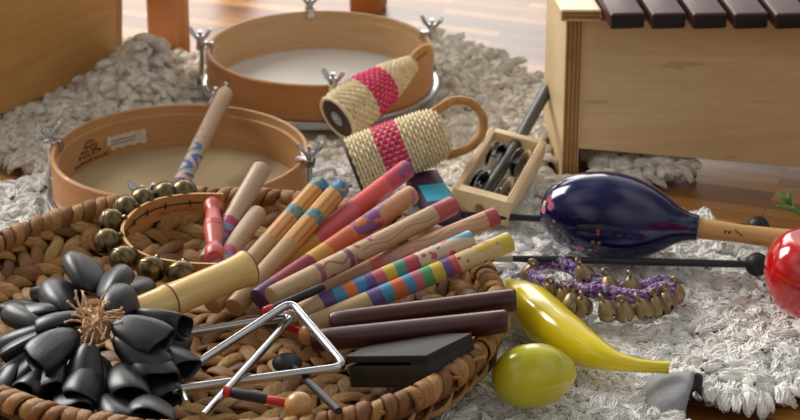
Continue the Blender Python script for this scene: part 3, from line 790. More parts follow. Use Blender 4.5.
def fstrap(u_, v_):
    p = path[4]+(path[13]-path[4])*0; k = 5+u_; i = int(k); q = path[i]*(1-(k-i))+path[i+1]*(k-i); d = path[i+1]-path[i-1]; d.z = 0; d.normalize(); nn = Vector((d.y, -d.x, 0))
    if nn.dot(q-cx) > 0: nn = -nn
    return q+nn*(thk/2+.0003)-Vector((0, 0, .0165-v_))-root.location
strokes('red_writing', root, fstrap, [[(a*.24+0., y) for a, y in ln] for ln in scribble(0, 30, 0, .0034, 9, 3.4)], M['ink_red'], .00028)

# ------------------------------------------------------------------ seed pod rattle
def pod_mesh(k):
    r = random.Random(k); b = MB(); W = r.uniform(.0155, .0195); Lp = r.uniform(.042, .05); fl = r.uniform(.5, .68); sh = r.uniform(-.35, .35); sk = r.uniform(.25, .6)
    pr = [(.02, -.02), (.22, 0.), (.42, .06), (.66, .18), (.84, .36), (.96, .58), (1., .76), (.97, .9), (.9, .975), (.84, 1.), (.79, .985), (.8, .9), (.78, .7), (.6, .45), (.3, .3), (.02, .28)]
    n = 22; vs = []
    for i, (rr, z) in enumerate(pr):
        for j in range(n):
            a = 2*pi*j/n; x = rr*W*cos(a); y = rr*W*fl*sin(a); zz = z*Lp
            zz += (z**3)*sk*.5*x*.8-(z**2)*.2*abs(x); pinch = 1-.3*max(0, z-.75)/.25*(abs(cos(a))**2)*0; y += sh*.012*z*z*(1)+.0012*sin(3*a+k)*rr
            vs.append(Vector((x, y*pinch, zz)))
    fs = [(i*n+j, i*n+(j+1) % n, (i+1)*n+(j+1) % n, (i+1)*n+j) for i in range(len(pr)-1) for j in range(n)]
    b.add(vs, fs); return b.mesh('seed_pod', M['pod'], ang=None)
g = G('black_seed_pod', .4, coat=.0, spec=.6); nn_ = g.noise(g.co(), 60, 4); g.color(g.ramp(nn_, [(.3, lin('#0e0f12')), (.75, lin('#202228'))])); g.bump(g.noise(g.co('Object', (1, 1, .25)), 260, 3), .25, .0008); M['pod'] = g.m
PODS = [pod_mesh(k) for k in range(6)]
pc = P(95, 316, .125)
root = thing('seed_pod_rattle', (pc.x, pc.y, .055), 'cluster of shiny black seed pods tied with raffia', 'rattle')
pods = [  # inner end pixel, z  ->  mouth end pixel, z, roll
    (95, 304, .116, 84, 272, .112, .5), (104, 306, .116, 110, 276, .116, -.5), (84, 307, .116, 60, 286, .1, .5), (78, 313, .114, 27, 306, .096, .1),
    (80, 318, .118, 38, 322, .112, .4), (72, 322, .112, 4, 342, .088, .2), (84, 326, .118, 36, 362, .104, -.2), (62, 335, .1, 2, 372, .076, .3), (52, 345, .094, 20, 378, .07, 0),
    (90, 330, .12, 80, 388, .094, .1), (112, 312, .12, 142, 294, .12, .7), (128, 312, .11, 184, 325, .1, -.3), (108, 320, .122, 158, 346, .11, .3), (104, 328, .118, 152, 366, .102, .2),
    (140, 340, .1, 178, 372, .086, .3), (112, 340, .108, 134, 404, .084, 0), (134, 358, .092, 172, 405, .072, .3), (62, 360, .09, 30, 402, .074, .1), (76, 372, .086, 66, 414, .08, .1),
    (104, 378, .086, 112, 424, .084, 0), (142, 378, .082, 160, 424, .084, .4), (40, 340, .096, 10, 358, .082, .4), (96, 350, .1, 106, 398, .08, .3), (50, 328, .098, 14, 326, .086, .3), (148, 332, .096, 186, 346, .08, .2), (116, 300, .108, 138, 280, .1, .3), (60, 345, .098, 44, 392, .084, .3), (92, 352, .104, 90, 400, .09, -.2), (30, 345, .086, 4, 392, .072, 0), (70, 312, .108, 52, 296, .1, .2), (122, 330, .108, 162, 380, .09, .2), (88, 300, .108, 96, 276, .1, .1), (58, 318, .1, 10, 316, .084, .2)]
for i, (x0, y0, z0, x1, y1, z1, rl) in enumerate(pods):
    a = P(x0, y0, z0); c = P(x1, y1, z1); d = (c-a).normalized()
    # the flat side faces outward from the heap
    outw = ((a+c)/2-Vector((pc.x, pc.y, .04))).normalized(); yv = (outw-d*outw.dot(d)).normalized(); xv = yv.cross(d)
    X = Matrix((xv, yv, d)).transposed() @ Matrix.Rotation(rl, 3, 'Z')
    o = link('seed_pod', PODS[i % 6], root); X4 = X.to_4x4(); X4 = X4 @ Matrix.Rotation(random.uniform(-.22, .22), 4, 'X') @ Matrix.Rotation(random.uniform(-.22, .22), 4, 'Y'); X4.translation = c-d*.043-root.location; o.matrix_local = X4
b = WB(); r = random.Random(5)
for i in range(80):
    a = r.uniform(0, 2*pi); e = r.uniform(.05, 1.2); l = r.uniform(.014, .034)
    d = Vector((cos(a)*cos(e), sin(a)*cos(e), sin(e))); p = pc+Vector((r.uniform(-.006, .006), r.uniform(-.006, .006), -.008))
    pts = [p]
    for k in range(6):
        d = (d+Vector((r.uniform(-.3, .3), r.uniform(-.3, .3), r.uniform(-.42, .1)))).normalized(); pts.append(pts[-1]+d*l/6)
    pts = spline(pts, 3); b.tube(pts, [.00095*(1+.3*sin(k*1.9)) for k in range(len(pts))], 6)
b.sphere(pc-Vector((0, 0, .012)), .012, 12, 8); b.build('raffia_tuft', M['raffia'], root, ang=None)

# ------------------------------------------------------------------ caxixi basket rattles
def caxixi(p0, p1, prof, handle, label, pink, roll=0., logo=False):
    """prof: list of (t, r); origin at the base centre, z along the body"""
    L = (p1-p0).length; root = thing('caxixi_rattle', p0, label, 'rattle', None)
    d = (p1-p0).normalized(); e1 = Vector((0, sin(T), cos(T))); e1 = (e1-d*e1.dot(d)).normalized(); e2 = d.cross(e1)
    X = Matrix((e1, e2, d)).transposed().to_4x4(); X.translation = p0; root.matrix_world = X
    ts = [t for t, _ in prof]; rs = [r for _, r in prof]
    rad = lambda t: float(np.interp(t, ts, rs))
    N = 17; rows = int(L/.0036)
    b = MB()
    for k in range(rows):
        t = (k+.5)/rows; r = rad(t); seg = N*6; pts = []
        for q in range(seg):
            th = 2*pi*q/seg; rr = r+.0013*cos(N*th+pi*k)
            pts.append((rr*cos(th), rr*sin(th), t*L))
        m = 1 if pink[0] < t < pink[1] else 0
        b.tube(pts, .0019, 6, m, closed=True, flat=.8)
    for j in range(N*2):
        th = pi*(j+.0)/N
        b.tube([((rad(t)-.0003)*cos(th), (rad(t)-.0003)*sin(th), t*L) for t in np.linspace(0, 1, 14)], .0011, 5, 0)
    # inner lining so the weave is not see-through
    b.lathe([(rad(t)-.0022, t*L) for t in np.linspace(0, 1, 14)]+[(0, L)], 32, 2)
    for k in range(4):
        if rad(1) > .01: b.tube([((rad(1)*(.85-.22*k))*cos(2*pi*q/40), (rad(1)*(.85-.22*k))*sin(2*pi*q/40), L+.0008*sin(pi*k+7*2*pi*q/40)) for q in range(40)], .0024, 5, 0, closed=True)
    b.build('woven_body', [M['cane_light'], M['cane_pink'], M['cane']], root, ang=None)
    b = MB(); r = rad(0)
    b.lathe([(0, -.0015), (r-.003, -.0015), (r-.003, .001), (0, .001)], 40); b.build('gourd_base', M['gourd'], root, ang=30)
    b = MB(); b.tube([((r+.0002)*cos(2*pi*i/48), (r+.0002)*sin(2*pi*i/48), -.0005) for i in range(48)], .0021, 8, closed=True); b.build('base_rim', M['cane_light' if logo else 'cane_dark'], root, ang=None)
    hb = MB(); hp = spline(handle, 6)
    hb.tube(hp, .0034, 10)
    for i in range(0, len(hp)-1):   # winding of the handle
        for f in (0., .5):
            c = hp[i].lerp(hp[i+1], f); d = (hp[i+1]-hp[i]).normalized(); e = d.orthogonal().normalized(); g_ = d.cross(e)
            hb.tube([c+e*(.0039*cos(a))+g_*(.0039*sin(a))+d*(.0018*a/6.28) for a in np.linspace(0, 2*pi, 9)], .0009, 5, cap=False)
    hb.build('loop_handle', M['cane_handle'], root, ang=None)
    if logo:
        b = MB(); b.lathe([(0, -.0022), (.0078, -.0022), (.0078, -.0012), (0, -.0012)], 24, sx=1.15); bd = b.build('badge', M['logo_grey'], root, ang=30)
        b = MB(); z = -.0024; s = .0011
        for pts in ([(-4, -3), (-4, 3), (-2, 0), (0, 3), (0, -3)], [(4, 3), (1, 3), (1, -3), (4, -3)], [(1, 0), (4, 0)]):
            b.tube([(x*s, y*s, z) for x, y in pts], .0006, 5)
        b.build('badge_lettering', M['white_ink'], bd, ang=None)
    return root
p0 = P(354, 167, .058); L1 = Vector((.091, .0155, .0325))
caxixi(p0, p0+L1, [(0, .027), (.12, .0285), (.45, .0285), (.8, .0265), (.93, .0245), (1., .019)], [(.021, 0, .092), (.0235, 0, .104), (.025, 0, .118), (.017, 0, .133), (-.001, 0, .139), (-.018, 0, .13), (-.025, 0, .112), (-.024, 0, .09)],
       'front pink-striped cane rattle with big loop handle, behind the coral stick', (.28, .56), roll=0.)
p0 = P(338, 118, .056); L2 = Vector((.082, .0706, .0385))*.97
caxixi(p0, p0+L2, [(0, .0245), (.1, .0255), (.4, .0245), (.7, .0175), (.9, .0105), (1., .0068)], [(.003, 0, .108), (.005, .0, .118), (.006, 0, .13), (.002, 0, .138), (-.003, 0, .13), (-.004, 0, .118), (-.003, 0, .108)],
       'rear pink-striped cane rattle leaning on the back drum', (.34, .62), logo=True)

# ------------------------------------------------------------------ purple box with cyan label
c = P(433, 190, .048); X = Matrix.Translation((c.x, c.y, .032)) @ Matrix.Rotation(.28, 4, 'Z') @ Matrix.Rotation(.12, 4, 'X')
root = thing('small_box', (c.x, c.y, .03), 'small dark purple box with cyan label beside the front cane rattle', 'box'); root.matrix_world = X
b = MB(); b.box((0, 0, .008), (.032, .085, .016), bev=.0012); b.build('carton', M['purple_box'], root, ang=30)
b = MB(); b.box((.001, -.004, .0163), (.027, .033, .0008), bev=.0002); o = b.build('label_sticker', M['cyan'], root, ang=30); o['label'] = 'cyan paper label'
b = MB(); b.box((.002, -.031, .0163), (.02, .012, .0006), bev=.0002); o = b.build('printed_patch', plain('dusty_pink', '#8a4a5c', .6), root, ang=30)

# ------------------------------------------------------------------ jingle frame
yaw = -math.atan2(.04, .14); wv_, lv, hv = .061, .152, .027
c = P(463, 205, .043)
X = Matrix.Translation((.0752, 2.02, .043)) @ Matrix.Rotation(yaw, 4, 'Z') @ Matrix.Rotation(.16, 4, 'Y') @ Matrix.Rotation(.05, 4, 'X')
near = P(470, 210, .04)
X.translation = Vector((near.x+.029, near.y+.072, .034))
root = thing('jingle_frame', (0, 0, 0), 'pale wooden frame with metal jingles around a black rod', 'jingles'); root.matrix_world = X
for s in (-1, 1):
    b = MB(); b.box((s*(wv_/2-.0035), 0, hv/2), (.007, lv-.001, hv), bev=.001)
    for k in range(2): b.box((s*(wv_/2-.0035)+(k-.5)*.0026, 0, hv+.0001), (.0008, lv-.004, .0004), bev=0, mat=1)
    b.build('side_rail', [M['pine'], M['box_edge']], root, ang=30)
b = MB()  # near end block with a bored hole
n = 24; y0, y1 = -lv/2-.0005, -lv/2+.012; hx, hz, hr = 0., hv*.46, .0052; w2 = wv_/2-.0002
ring = [(hx+hr*cos(2*pi*i/n), hz+hr*sin(2*pi*i/n)) for i in range(n)]
outr = []
for i in range(n):
    a = 2*pi*i/n; cx_, sz = cos(a), sin(a); k = min((w2)/max(abs(cx_), 1e-6), ((hv-hz) if sz > 0 else hz)/max(abs(sz), 1e-6)); outr.append((hx+cx_*k, hz+sz*k))
vs = [(x, y0, z) for x, z in ring]+[(x, y0, z) for x, z in outr]+[(x, y0+.009, z) for x, z in ring]+[(x, y1, z) for x, z in outr]
fs = [(i, n+i, n+(i+1) % n, (i+1) % n) for i in range(n)]+[(i, (i+1) % n, 2*n+(i+1) % n, 2*n+i) for i in range(n)]+[(n+i, 3*n+i, 3*n+(i+1) % n, n+(i+1) % n) for i in range(n)]+[tuple(range(2*n, 3*n)), tuple(range(3*n, 4*n))]
b.add(vs, fs); b.build('end_block', M['pine'], root, smooth=False)
b = MB(); b.box((0, lv/2-.005, hv/2), (wv_-.013, .010, hv), bev=.0008); b.build('end_block', M['pine'], root, ang=30)
b = MB(); b.tube([(-.004, -lv/2+.012, .013), (-.001, 0, .016), (.001, lv/2, .0185), (.002, lv/2+.125, .026)], .0066, 14); o = b.build('rod_handle', M['black_plastic'], root, ang=50); o['label'] = 'black rod handle'
jm = MB(); jm.lathe([(0, .0006), (.004, .0006), (.0045, .0018), (.011, .001), (.0152, 0), (.0152, -.0005), (.011, .0004), (.0045, .0012), (0, 0)], 24); JM = jm.mesh('jingle_disc', M['chrome'], ang=30)
for sx_ in (-1, 1):
    for yy in (-.032, .036):
        b = MB(); b.tube([(sx_*.0245, yy, .0135), (sx_*.004, yy, .0135)], .0012, 8); pin = b.build('pin', M['chrome'], root)
        for kk, dx in enumerate((.011, .0165)):
            o = link('jingle_disc', JM, root); o.location = (sx_*dx, yy, .0145+.001*kk); o.rotation_euler = (0, (pi/2+random.uniform(-.15, .15))*(1 if kk % 2 else -1), -.3+random.uniform(-.1, .1))

# ------------------------------------------------------------------ maraca
p0 = P(540, 207, .073); p1 = P(698, 228, .064); ax = (p1-p0)
L = ax.length; root = thing('maraca', p0, 'dark blue glossy maraca with pink blossoms on the sheepskin', 'maraca'); along(root, p0, p1, 0)
prof = [(0, 0), (.008, .0012), (.0155, .0045), (.0235, .0115), (.0305, .022), (.0360, .036), (.0392, .051), (.0402, .064), (.0392, .078), (.0362, .092), (.0312, .106), (.0245, .119), (.0180, .129), (.0140, .137), (.0122, .143), (.0118, L)]
prof = [(r*1.045, z) for r, z in prof]; sp_ = spline([Vector((r, 0, z)) for r, z in prof], 3); b = MB(); b.lathe([(max(p.x, 0), p.z) for p in sp_], 48)
g = G('blue_lacquer', .14, spec=.4, coat=.4); g.b.inputs['Coat Roughness'].default_value = .05
c = g.ramp(g.noise(g.co(), 9, 3), [(.3, lin('#0a0a38')), (.7, lin('#131354'))])
qi = (p1-p0).to_track_quat('Z', 'Y').inverted()
def surf(px, py):   # nearest point of the body along the view ray, in local coordinates
    o_ = Vector((0, 0, H)); d = (P(px, py, 0)-o_).normalized(); best = None
    for k in range(4000):
        q = qi @ (o_+d*(1.7+k*.00012)-p0)
        if 0 < q.z < L and math.hypot(q.x, q.y) < float(np.interp(q.z, [z for r, z in prof], [r for r, z in prof])): return q
    return None
pos = g.co()
def spot(q, r, colr):
    global c
    dd = g.n('ShaderNodeVectorMath', {0: pos, 1: tuple(q)}, operation='DISTANCE').outputs['Value']
    c = g.mix(g.math('LESS_THAN', dd, r), c, lin(colr))
for (px, py, s) in ((544.5, 203, 1.), (577, 252, .8)):
    q = surf(px, py)
    if q is None: continue
    q0 = q
    for k in range(5):
        dx, dy = 7*s*cos(2*pi*k/5+.5), 6.5*s*sin(2*pi*k/5+.5); e = surf(px+dx, py+dy)
        if e: spot(e, .0042*s, '#c77f9a' if k % 2 else '#b4557c')
    spot(q0, .0028*s, '#e0c8a0')
for (px, py, r, cc) in ((650, 183, .0022, '#b53a5c'), (653, 182, .0014, '#b53a5c'), (598, 231, .002, '#a04040'), (593, 242, .0018, '#a8803a'), (599, 243, .0018, '#a8803a'), (598, 234, .0014, '#b05a40'), (554, 221, .0016, '#a88a5a'), (558, 230, .0016, '#8a7a4a'), (552, 226, .0012, '#a88a5a'), (590, 250, .0014, '#c0b0a0'), (596, 250.5, .0012, '#b04a60'), (560, 246, .0016, '#b9a0a8'), (567, 250, .0016, '#b0456a')):
    q = surf(px, py)
    if q is not None: spot(q, r, cc)
g.color(c); b.build('shaker_bulb', g.m, root, ang=None)
b = MB(); hl = .105; b.lathe([(0, L-.002), (.0098, L-.002), (.0098, L+.01), (.0088, L+.04), (.0098, L+.075), (.0112, L+hl-.01), (.0105, L+hl-.002), (.007, L+hl), (0, L+hl)], 24)
hnd = b.build('handle', M['handle_wood'], root, ang=50)
def hsurf(u_, v_):   # u along, v around
    t_ = L+.024+u_; r_ = .0095
    th = math.atan2(vdir.y, vdir.x)+v_/r_; return Vector((r_*cos(th), r_*sin(th), t_))
vdir = qi @ (Vector((0, 0, H))-p1)
strokes('burnt_marks', hnd, hsurf, [[(0, -.002), (.002, .001)], [(.0005, .002), (.003, -.001)], [(.004, -.001), (.006, .002)], [(.0045, .0015), (.007, -.0015)]]+[[(.010+.0016*k, -.003+.0009*k), (.0112+.0016*k, -.0015+.0009*k)] for k in range(5)], M['ink'], .00045)

# ------------------------------------------------------------------ bell anklet
yarn = G('purple_yarn', .9); n1 = yarn.noise(yarn.co(), 260, 1); yarn.color(yarn.ramp(n1, [(.32, lin('#3f2a5c')), (.42, lin('#7a5aa0')), (.48, lin('#a25a9c')), (.53, lin('#5b4484')), (.58, lin('#d6ccd8')), (.68, lin('#74858a'))])); yarn.bump(n1, .6, .001); M['yarn'] = yarn.m
front = [(531, 274, .042), (546, 282, .045), (562, 288, .047), (584, 290, .049), (606, 292, .05), (630, 296, .05), (646, 297, .049), (658, 289, .047), (670, 291, .043)]
back = [(662, 282, .038), (640, 288, .038), (615, 287, .038), (592, 281, .038), (580, 273, .04), (565, 265, .042), (548, 262, .042), (534, 266, .04)]
loop = spline([P(*q) for q in front+back], 8, closed=True)
root = thing('bell_anklet', P(600, 290, .028), 'purple braided cord hung with little bronze bells', 'bells')
b = WB(); K = len(loop)
seglen = [0.]
for i in range(K): seglen.append(seglen[-1]+(loop[(i+1) % K]-loop[i]).length)
tot = seglen[-1]; turns = round(tot/.012)
for st_ in range(3):
    pts = []
    for i in range(0, K*2):
        f = i/2; j = int(f); c_ = loop[j % K].lerp(loop[(j+1) % K], f-j); d = (loop[(j+1) % K]-loop[j % K]).normalized()
        s_ = seglen[j]*(1-(f-j))+seglen[j+1]*(f-j); ph = 2*pi*(s_/tot*turns+st_/3); side = d.cross(Vector((0, 0, 1))).normalized()
        pts.append(c_+Vector((0, 0, 1))*(.0038*sin(ph))+side*(.0025*sin(2*ph)))
    b.tube(pts, .0032, 7, closed=True)
r = random.Random(3)
for i in range(150):   # loose loops of yarn
    c_ = loop[r.randrange(K)]+Vector((r.uniform(-.004, .004), r.uniform(-.004, .004), r.uniform(-.003, .006))); a = r.uniform(0, 6.28); q = Vector((cos(a), sin(a), r.uniform(-.5, .5)))*.003
    b.tube([c_-q, c_+Vector((0, 0, .002)), c_+q], .0009, 5)
b.tube(spline([P(533, 266, .042), P(526, 271, .038), P(519, 275, .036), P(512, 277, .036)], 5), .0022, 7)
b.build('braided_cord', M['yarn'], root, ang=None)
def small_bell():
    b = MB(); pr = [(.0004, 0), (.0014, -.0005), (.003, -.0025), (.0048, -.0062), (.0058, -.0098), (.0057, -.0122), (.0046, -.0148), (.0022, -.0166), (.0006, -.017)]
    b.lathe(pr, 20, skip=lambda i, j: (i >= 5 and j % 5 in (0, 1)) or (i == 4 and j % 5 == 0)); b.tube([(.002*sin(t), 0, .0022-.0024*cos(t)) for t in np.linspace(0, 2*pi, 13)[:-1]], .0009, 6, closed=True)
    return b.mesh('bell', M['bronze'], ang=60)
SB = small_bell()
for (px, py, zc) in ((550, 294, .049), (561, 299, .049), (571, 303, .049), (581, 308.5, .049), (602, 312, .05), (621, 313, .05), (638, 311, .05), (653, 307, .05), (664, 302, .049), (674, 294, .047), (606, 286, .05), (629, 288, .05), (579, 275, .05), (532, 276, .049)):
    q = P(px, py, zc-.009); o = link('bell', SB, root)
    o.location = q+Vector((0, 0, .0115))-root.location; o.rotation_euler = (random.uniform(-.5, -.15), random.uniform(-.35, .35), random.uniform(0, 3)); o.scale = (1.65, 1.65, 1.3)

# ------------------------------------------------------------------ fruit
g = G('banana_plastic', .2, coat=.5); n1 = g.noise(g.co(), 14, 3); col = g.ramp(n1, [(.3, lin('#e6ca14')), (.7, lin('#f4dd20'))])
z = g.n('ShaderNodeSeparateXYZ', {0: g.co()}).outputs[0]
col = g.mix(g.ramp(g.math('MULTIPLY', g.math('ADD', z, .0), 9.), [(.35, (0, 0, 0, 1)), (.85, (1, 1, 1, 1))]), col, lin('#c4bd1c')); g.color(col)
path = spline([P(507, 284, .048), P(513, 290, .048), P(528, 304, .05), (P(552, 327, .05)), P(580, 346, .05), P(608, 359, .049), P(632, 364.5, .047), P(650, 366.5, .046), P(669, 367.5, .046)], 6)
ws = [(0, .0056), (.03, .0088), (.1, .014), (.22, .0196), (.38, .0214), (.55, .0196), (.7, .0142), (.8, .0084), (.88, .006), (.96, .0054), (1, .0056)]
K = len(path); acc = [0.]
for i in range(K-1): acc.append(acc[-1]+(path[i+1]-path[i]).length)
b = MB(); n = 30; vs = []
for i, p in enumerate(path):
    t = acc[i]/acc[-1]; r = float(np.interp(t, [a for a, _ in ws], [r for _, r in ws])); d = (path[min(i+1, K-1)]-path[max(i-1, 0)]).normalized(); s_ = d.cross(Vector((0, 0, 1))).normalized(); up = s_.cross(d)
    for j in range(n):
        a = 2*pi*j/n; rr = r*(1+.05*abs(cos(2.5*a+.6))**6-.012); vs.append(p+s_*rr*cos(a)+up*rr*sin(a)*.97)
fs = [(i*n+j, i*n+(j+1) % n, (i+1)*n+(j+1) % n, (i+1)*n+j) for i in range(K-1) for j in range(n)]+[tuple(reversed(range(n))), tuple(range((K-1)*n, K*n))]
b.add(vs, fs); org = path[len(path)//2]; me = b.mesh('banana', g.m, origin=org, ang=50); o = link('banana', me); o.location = org; tag(o, 'glossy yellow toy banana lying on the near sheepskin', 'banana')
g = G('lemon_plastic', .25, coat=.4); n1 = g.noise(g.co(), 25, 4); col = g.ramp(n1, [(.3, lin('#c2ba1c')), (.7, lin('#d4cc2c'))])
zz = g.n('ShaderNodeSeparateXYZ', {0: g.co()}).outputs[2]; col = g.mix(g.ramp(g.math('MULTIPLY', zz, 12.), [(.75, (0, 0, 0, 1)), (.98, (1, 1, 1, 1))]), col, lin('#6f9a26')); g.color(col); g.bump(g.noise(g.co(), 300, 2), .12, .0006)
lc = P(532, 376, .055); b = MB(); pr = []
for i in range(31):
    t = pi*i/30; zc = -.0335*cos(t); rr = .0268*sin(t)**.94
    pr.append((rr, zc))
pr = [(r_, z_+(.0035*max(0, (z_-.029)/.0045) if z_ > .029 else 0)) for r_, z_ in pr]; pr[-1] = (0, .0372); pr[-2] = (.0026, .0366)
b.lathe(pr, 40); o = b.build('lemon', g.m, ang=None); along(o, lc, lc+Vector((.95, .12, .1))); tag(o, 'yellow-green toy lemon in front of the banana', 'lemon')
ac = P(813, 274, .0735); root = thing('red_apple', (ac.x, ac.y, .03), 'shiny red toy apple with green leaf at the right edge', 'apple')
b = WB(); pr = []
for i in range(41):
    t = pi*i/40; rr = .0435*(sin(t)**.9)*(1+.06*cos(pi-t)); zc = -.041*cos(t)
    if t > pi*.8: zc -= .011*((t-pi*.8)/(pi*.2))**1.5
    if t < pi*.12: zc += .005*(1-t/(pi*.12))
    pr.append((rr, zc))
n = 40; vs = [ac+Vector((r_*cos(2*pi*j/n)*(1+.018*cos(10*pi*j/n)), r_*sin(2*pi*j/n)*(1+.018*cos(10*pi*j/n)), z_)) for r_, z_ in pr for j in range(n)]
b.add(vs, [(i*n+j, i*n+(j+1) % n, (i+1)*n+(j+1) % n, (i+1)*n+j) for i in range(40) for j in range(n)]); b.build('fruit_body', M['apple'], root, ang=None)
b = WB(); tp = ac+Vector((0, 0, .027)); b.tube(spline([tp, tp+Vector((-.004, -.002, .008)), tp+Vector((-.008, -.004, .014))], 4), [.003]*8+[.0036], 10); b.build('stem', M['stem_grey'], root, ang=50)
b = WB()
def leafb(a, m, c_, wd):
    pts = spline([a, m, c_], 6); K = len(pts)
    b.tube(pts, [max(.0004, wd*sin(pi*min(1, (i+.4)/(K-.3)))**.8) for i in range(K)], 8, flat=.22, up=(.2, -.6, .8))
tw = [P(812, 222, .1), P(800, 214, .108), P(792, 205, .112)]
b.tube(spline(tw, 4), .0013, 6)
leafb(tw[2], P(786, 200, .116), P(777, 193, .12), .0026); leafb(tw[2], P(790, 200, .118), P(789, 190, .124), .002); leafb(tw[1], P(792, 209, .112), P(776, 206, .114), .0022); leafb(tw[1], P(808, 206, .114), P(815, 196, .12), .003)
b.build('leaf_sprig', M['leaf'], root, ang=None)

# ------------------------------------------------------------------ xylophone
bd = Vector((1, 0, 0)); dd = Vector((-.11, .994, 0)).normalized()
f0 = P(561, 183, .0); o_ = Vector((f0.x, f0.y, 0)); up = Vector((0, 0, 1))
root = thing('xylophone', o_, 'birch plywood xylophone box with dark rosewood bars on top', 'xylophone')
def slab(nm, a, du, dv, dw, mats, bev=.001, lab=None):
    """box with edges du, dv, dw from corner a, faces: 0 all, mats[1] on the faces across dv"""
    b = WB(); cs = [a+du*i+dv*j+dw*k for k in (0, 1) for j in (0, 1) for i in (0, 1)]
    b.add(cs, [(0, 2, 3, 1), (4, 5, 7, 6)], 0); b.add(cs, [(0, 1, 5, 4), (2, 6, 7, 3)], 1 if len(mats) > 1 else 0); b.add(cs, [(0, 4, 6, 2), (1, 3, 7, 5)], 0)
    me = b.mesh(nm, mats, smooth=False, origin=root.location, ang=None); bm = bmesh.new(); bm.from_mesh(me); bmesh.ops.remove_doubles(bm, verts=bm.verts, dist=1e-6); bmesh.ops.recalc_face_normals(bm, faces=bm.faces)
    if bev: bmesh.ops.bevel(bm, geom=bm.edges[:], offset=bev, segments=2, affect='EDGES', profile=.5)
    bm.to_mesh(me); bm.free(); o = link(nm, me, root)
    if lab: o['label'] = lab
    return o
PH = .183
slab('end_panel', o_, bd*.0175, dd*.115, up*PH, [M['birch_pale'], M['ply_edge']])
far = o_+bd*.62
slab('end_panel', far, bd*.0175, dd*.2, up*PH, [M['birch_pale'], M['ply_edge']])
fb = o_+bd*.0175+dd*.004+up*.036
b = WB(); pf = [(0, .038), (.1, .029), (.245, .0145), (.36, .008), (.5, .02), (.6, .036), (.6, PH-.004), (0, PH-.004)]
fo = o_+bd*.0175+dd*.004; vs = [fo+bd*x+up*z for x, z in pf]; vs += [v+dd*.012 for v in vs]; k_ = len(pf)
b.add(vs, [tuple(range(k_)), tuple(reversed(range(k_, 2*k_)))]+[(i, k_+i, k_+(i+1) % k_, (i+1) % k_) for i in range(k_)]); b.build('front_board', M['birch_board'], root, smooth=False)
slab('back_board', o_+bd*.0175+dd*.1+up*.04, bd*.6, dd*.012, up*(PH-.06), [M['birch_board']])
slab('end_cap', o_-bd*.008-dd*.012+up*PH, bd*.042, dd*.3, up*.0125, [M['birch_pale'], M['ply_edge_z']], .002)
slab('bar_rail', o_+bd*.034+dd*.008+up*(PH-.004), bd*.58, dd*.01, up*.008, [M['white_wrap']], .0005, 'pale rail under the bars')
bx = Vector((-.107, .994, 0)).normalized()
b = MB(); Lb = .24; X = None
bm_ = MB(); bm_.box((0, Lb/2, .0085), (.0350, Lb, .017), bev=.003, seg=3); BARM = bm_.mesh('bar', [M['rosewood'], M['rosewood_end']], ang=35)
for p in BARM.polygons:
    if abs(p.normal.y) > .8: p.material_index = 1
st = P(627.5, 29.5, PH+.004)
for k in range(11):
    o = link('bar', BARM, root); q = st+bd*(.0412*k)
    o.location = q-root.location; o.rotation_euler = (0, 0, math.atan2(bx.y, bx.x)-pi/2)

# ------------------------------------------------------------------ left box and stool
a = P(-60, 139, .03); c = P(116, 66, .03); bk = Vector((-(c-a).y, (c-a).x, 0)).normalized()*.22
root = thing('instrument_box', (a+c)/2*1, 'varnished plywood box at the left, on the far sheepskin', 'box'); root.location.z = .03
ft = Vector((.014, -.006, .26)); inw = (c-a).normalized()
b = WB(); e = (c-a).normalized()*.006
def hexa(b, lo4, hi4, m=0):
    b.add(list(lo4)+list(hi4), [(3, 2, 1, 0), (4, 5, 6, 7), (0, 1, 5, 4), (1, 2, 6, 5), (2, 3, 7, 6), (3, 0, 4, 7)], m)
tk = bk.normalized()*.011
hexa(b, (a, c, c+tk, a+tk), (a+ft, c+ft, c+tk+ft, a+tk+ft)); b.build('front_panel', M['box_wood'], root, smooth=False)
b = WB(); s0 = c; hexa(b, (s0, s0+inw*.011, s0+inw*.011+bk, s0+bk), (s0+ft, s0+inw*.011+ft, s0+inw*.011+bk+ft, s0+bk+ft)); b.build('end_panel', M['box_edge'], root, smooth=False)
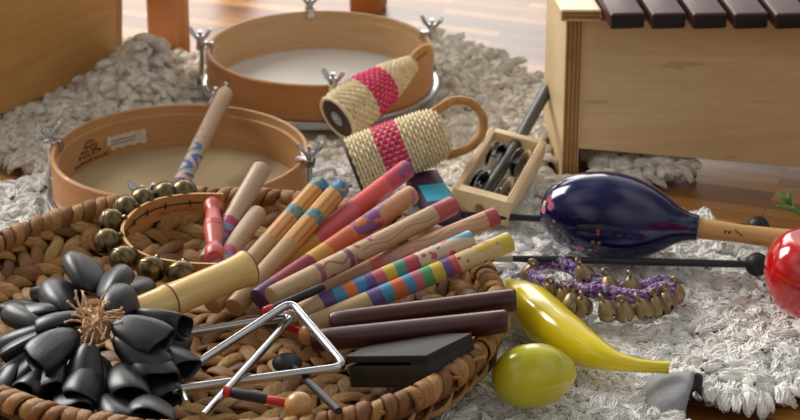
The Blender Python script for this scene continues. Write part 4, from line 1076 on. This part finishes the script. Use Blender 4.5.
b = WB(); hexa(b, (a+bk, c+bk, c+bk+tk, a+bk+tk), (a+bk+ft, c+bk+ft, c+bk+tk+ft, a+bk+tk+ft)); b.build('back_panel', M['box_wood'], root, smooth=False)
b = WB(); tz = ft; hexa(b, (a+ft, c+inw*.011+ft, c+inw*.011+bk+tk+ft, a+bk+tk+ft), tuple(q+Vector((0, 0, .012)) for q in (a+ft, c+inw*.011+ft, c+inw*.011+bk+tk+ft, a+bk+tk+ft))); b.build('lid', M['box_wood'], root, smooth=False)

la = P(170, 58, 0); lb = P(368.5, 9, 0); e1 = (lb-la); e2 = Vector((-e1.y, e1.x, 0))
root = thing('wooden_stool', (la+lb)/2+e2*.5, 'red-brown wooden stool whose legs stand behind the back drum', 'stool'); root.location.z = 0
rz = math.radians(-14); hs = .42
for i, q in enumerate((la, lb, la+e2, lb+e2)):
    b = WB(); s = .0205; X = Matrix.Translation(q) @ Matrix.Rotation(rz, 4, 'Z'); b.box((0, 0, hs/2), (s*2, s*2, hs), X=X, bev=.003); b.build('leg', M['stool_wood'], root, ang=30)
for (p, q) in ((la, lb), (la+e2, lb+e2), (la, la+e2), (lb, lb+e2)):
    mid = (p+q)/2; d = q-p; X = Matrix.Translation((mid.x, mid.y, hs-.03)) @ Matrix.Rotation(math.atan2(d.y, d.x), 4, 'Z')
    b = WB(); b.box((0, 0, 0), (d.length-.03, .018, .05), X=X, bev=.002); b.build('apron', M['stool_wood'], root, ang=30)
mid = (la+lb)/2+e2*.5; X = Matrix.Translation((mid.x, mid.y, hs+.012)) @ Matrix.Rotation(math.atan2(e1.y, e1.x), 4, 'Z')
b = WB(); b.box((0, 0, 0), (e1.length+.07, e1.length+.07, .024), X=X, bev=.005); b.build('seat', M['stool_wood'], root, ang=30)

# ------------------------------------------------------------------ groups of like things
GR = {'painted_stick': 'rhythm sticks', 'clave': 'dark claves', 'frame_drum': 'frame drums', 'triangle': 'steel triangles', 'caxixi_rattle': 'cane rattles', 'ball_beater': 'wooden ball beaters', 'long_mallet': 'long black mallets', 'sheepskin_rug': 'sheepskins'}
for o in list(COL.objects):
    k = o.name.split('.')[0]
    if o.parent is None and k in GR: o['group'] = GR[k]
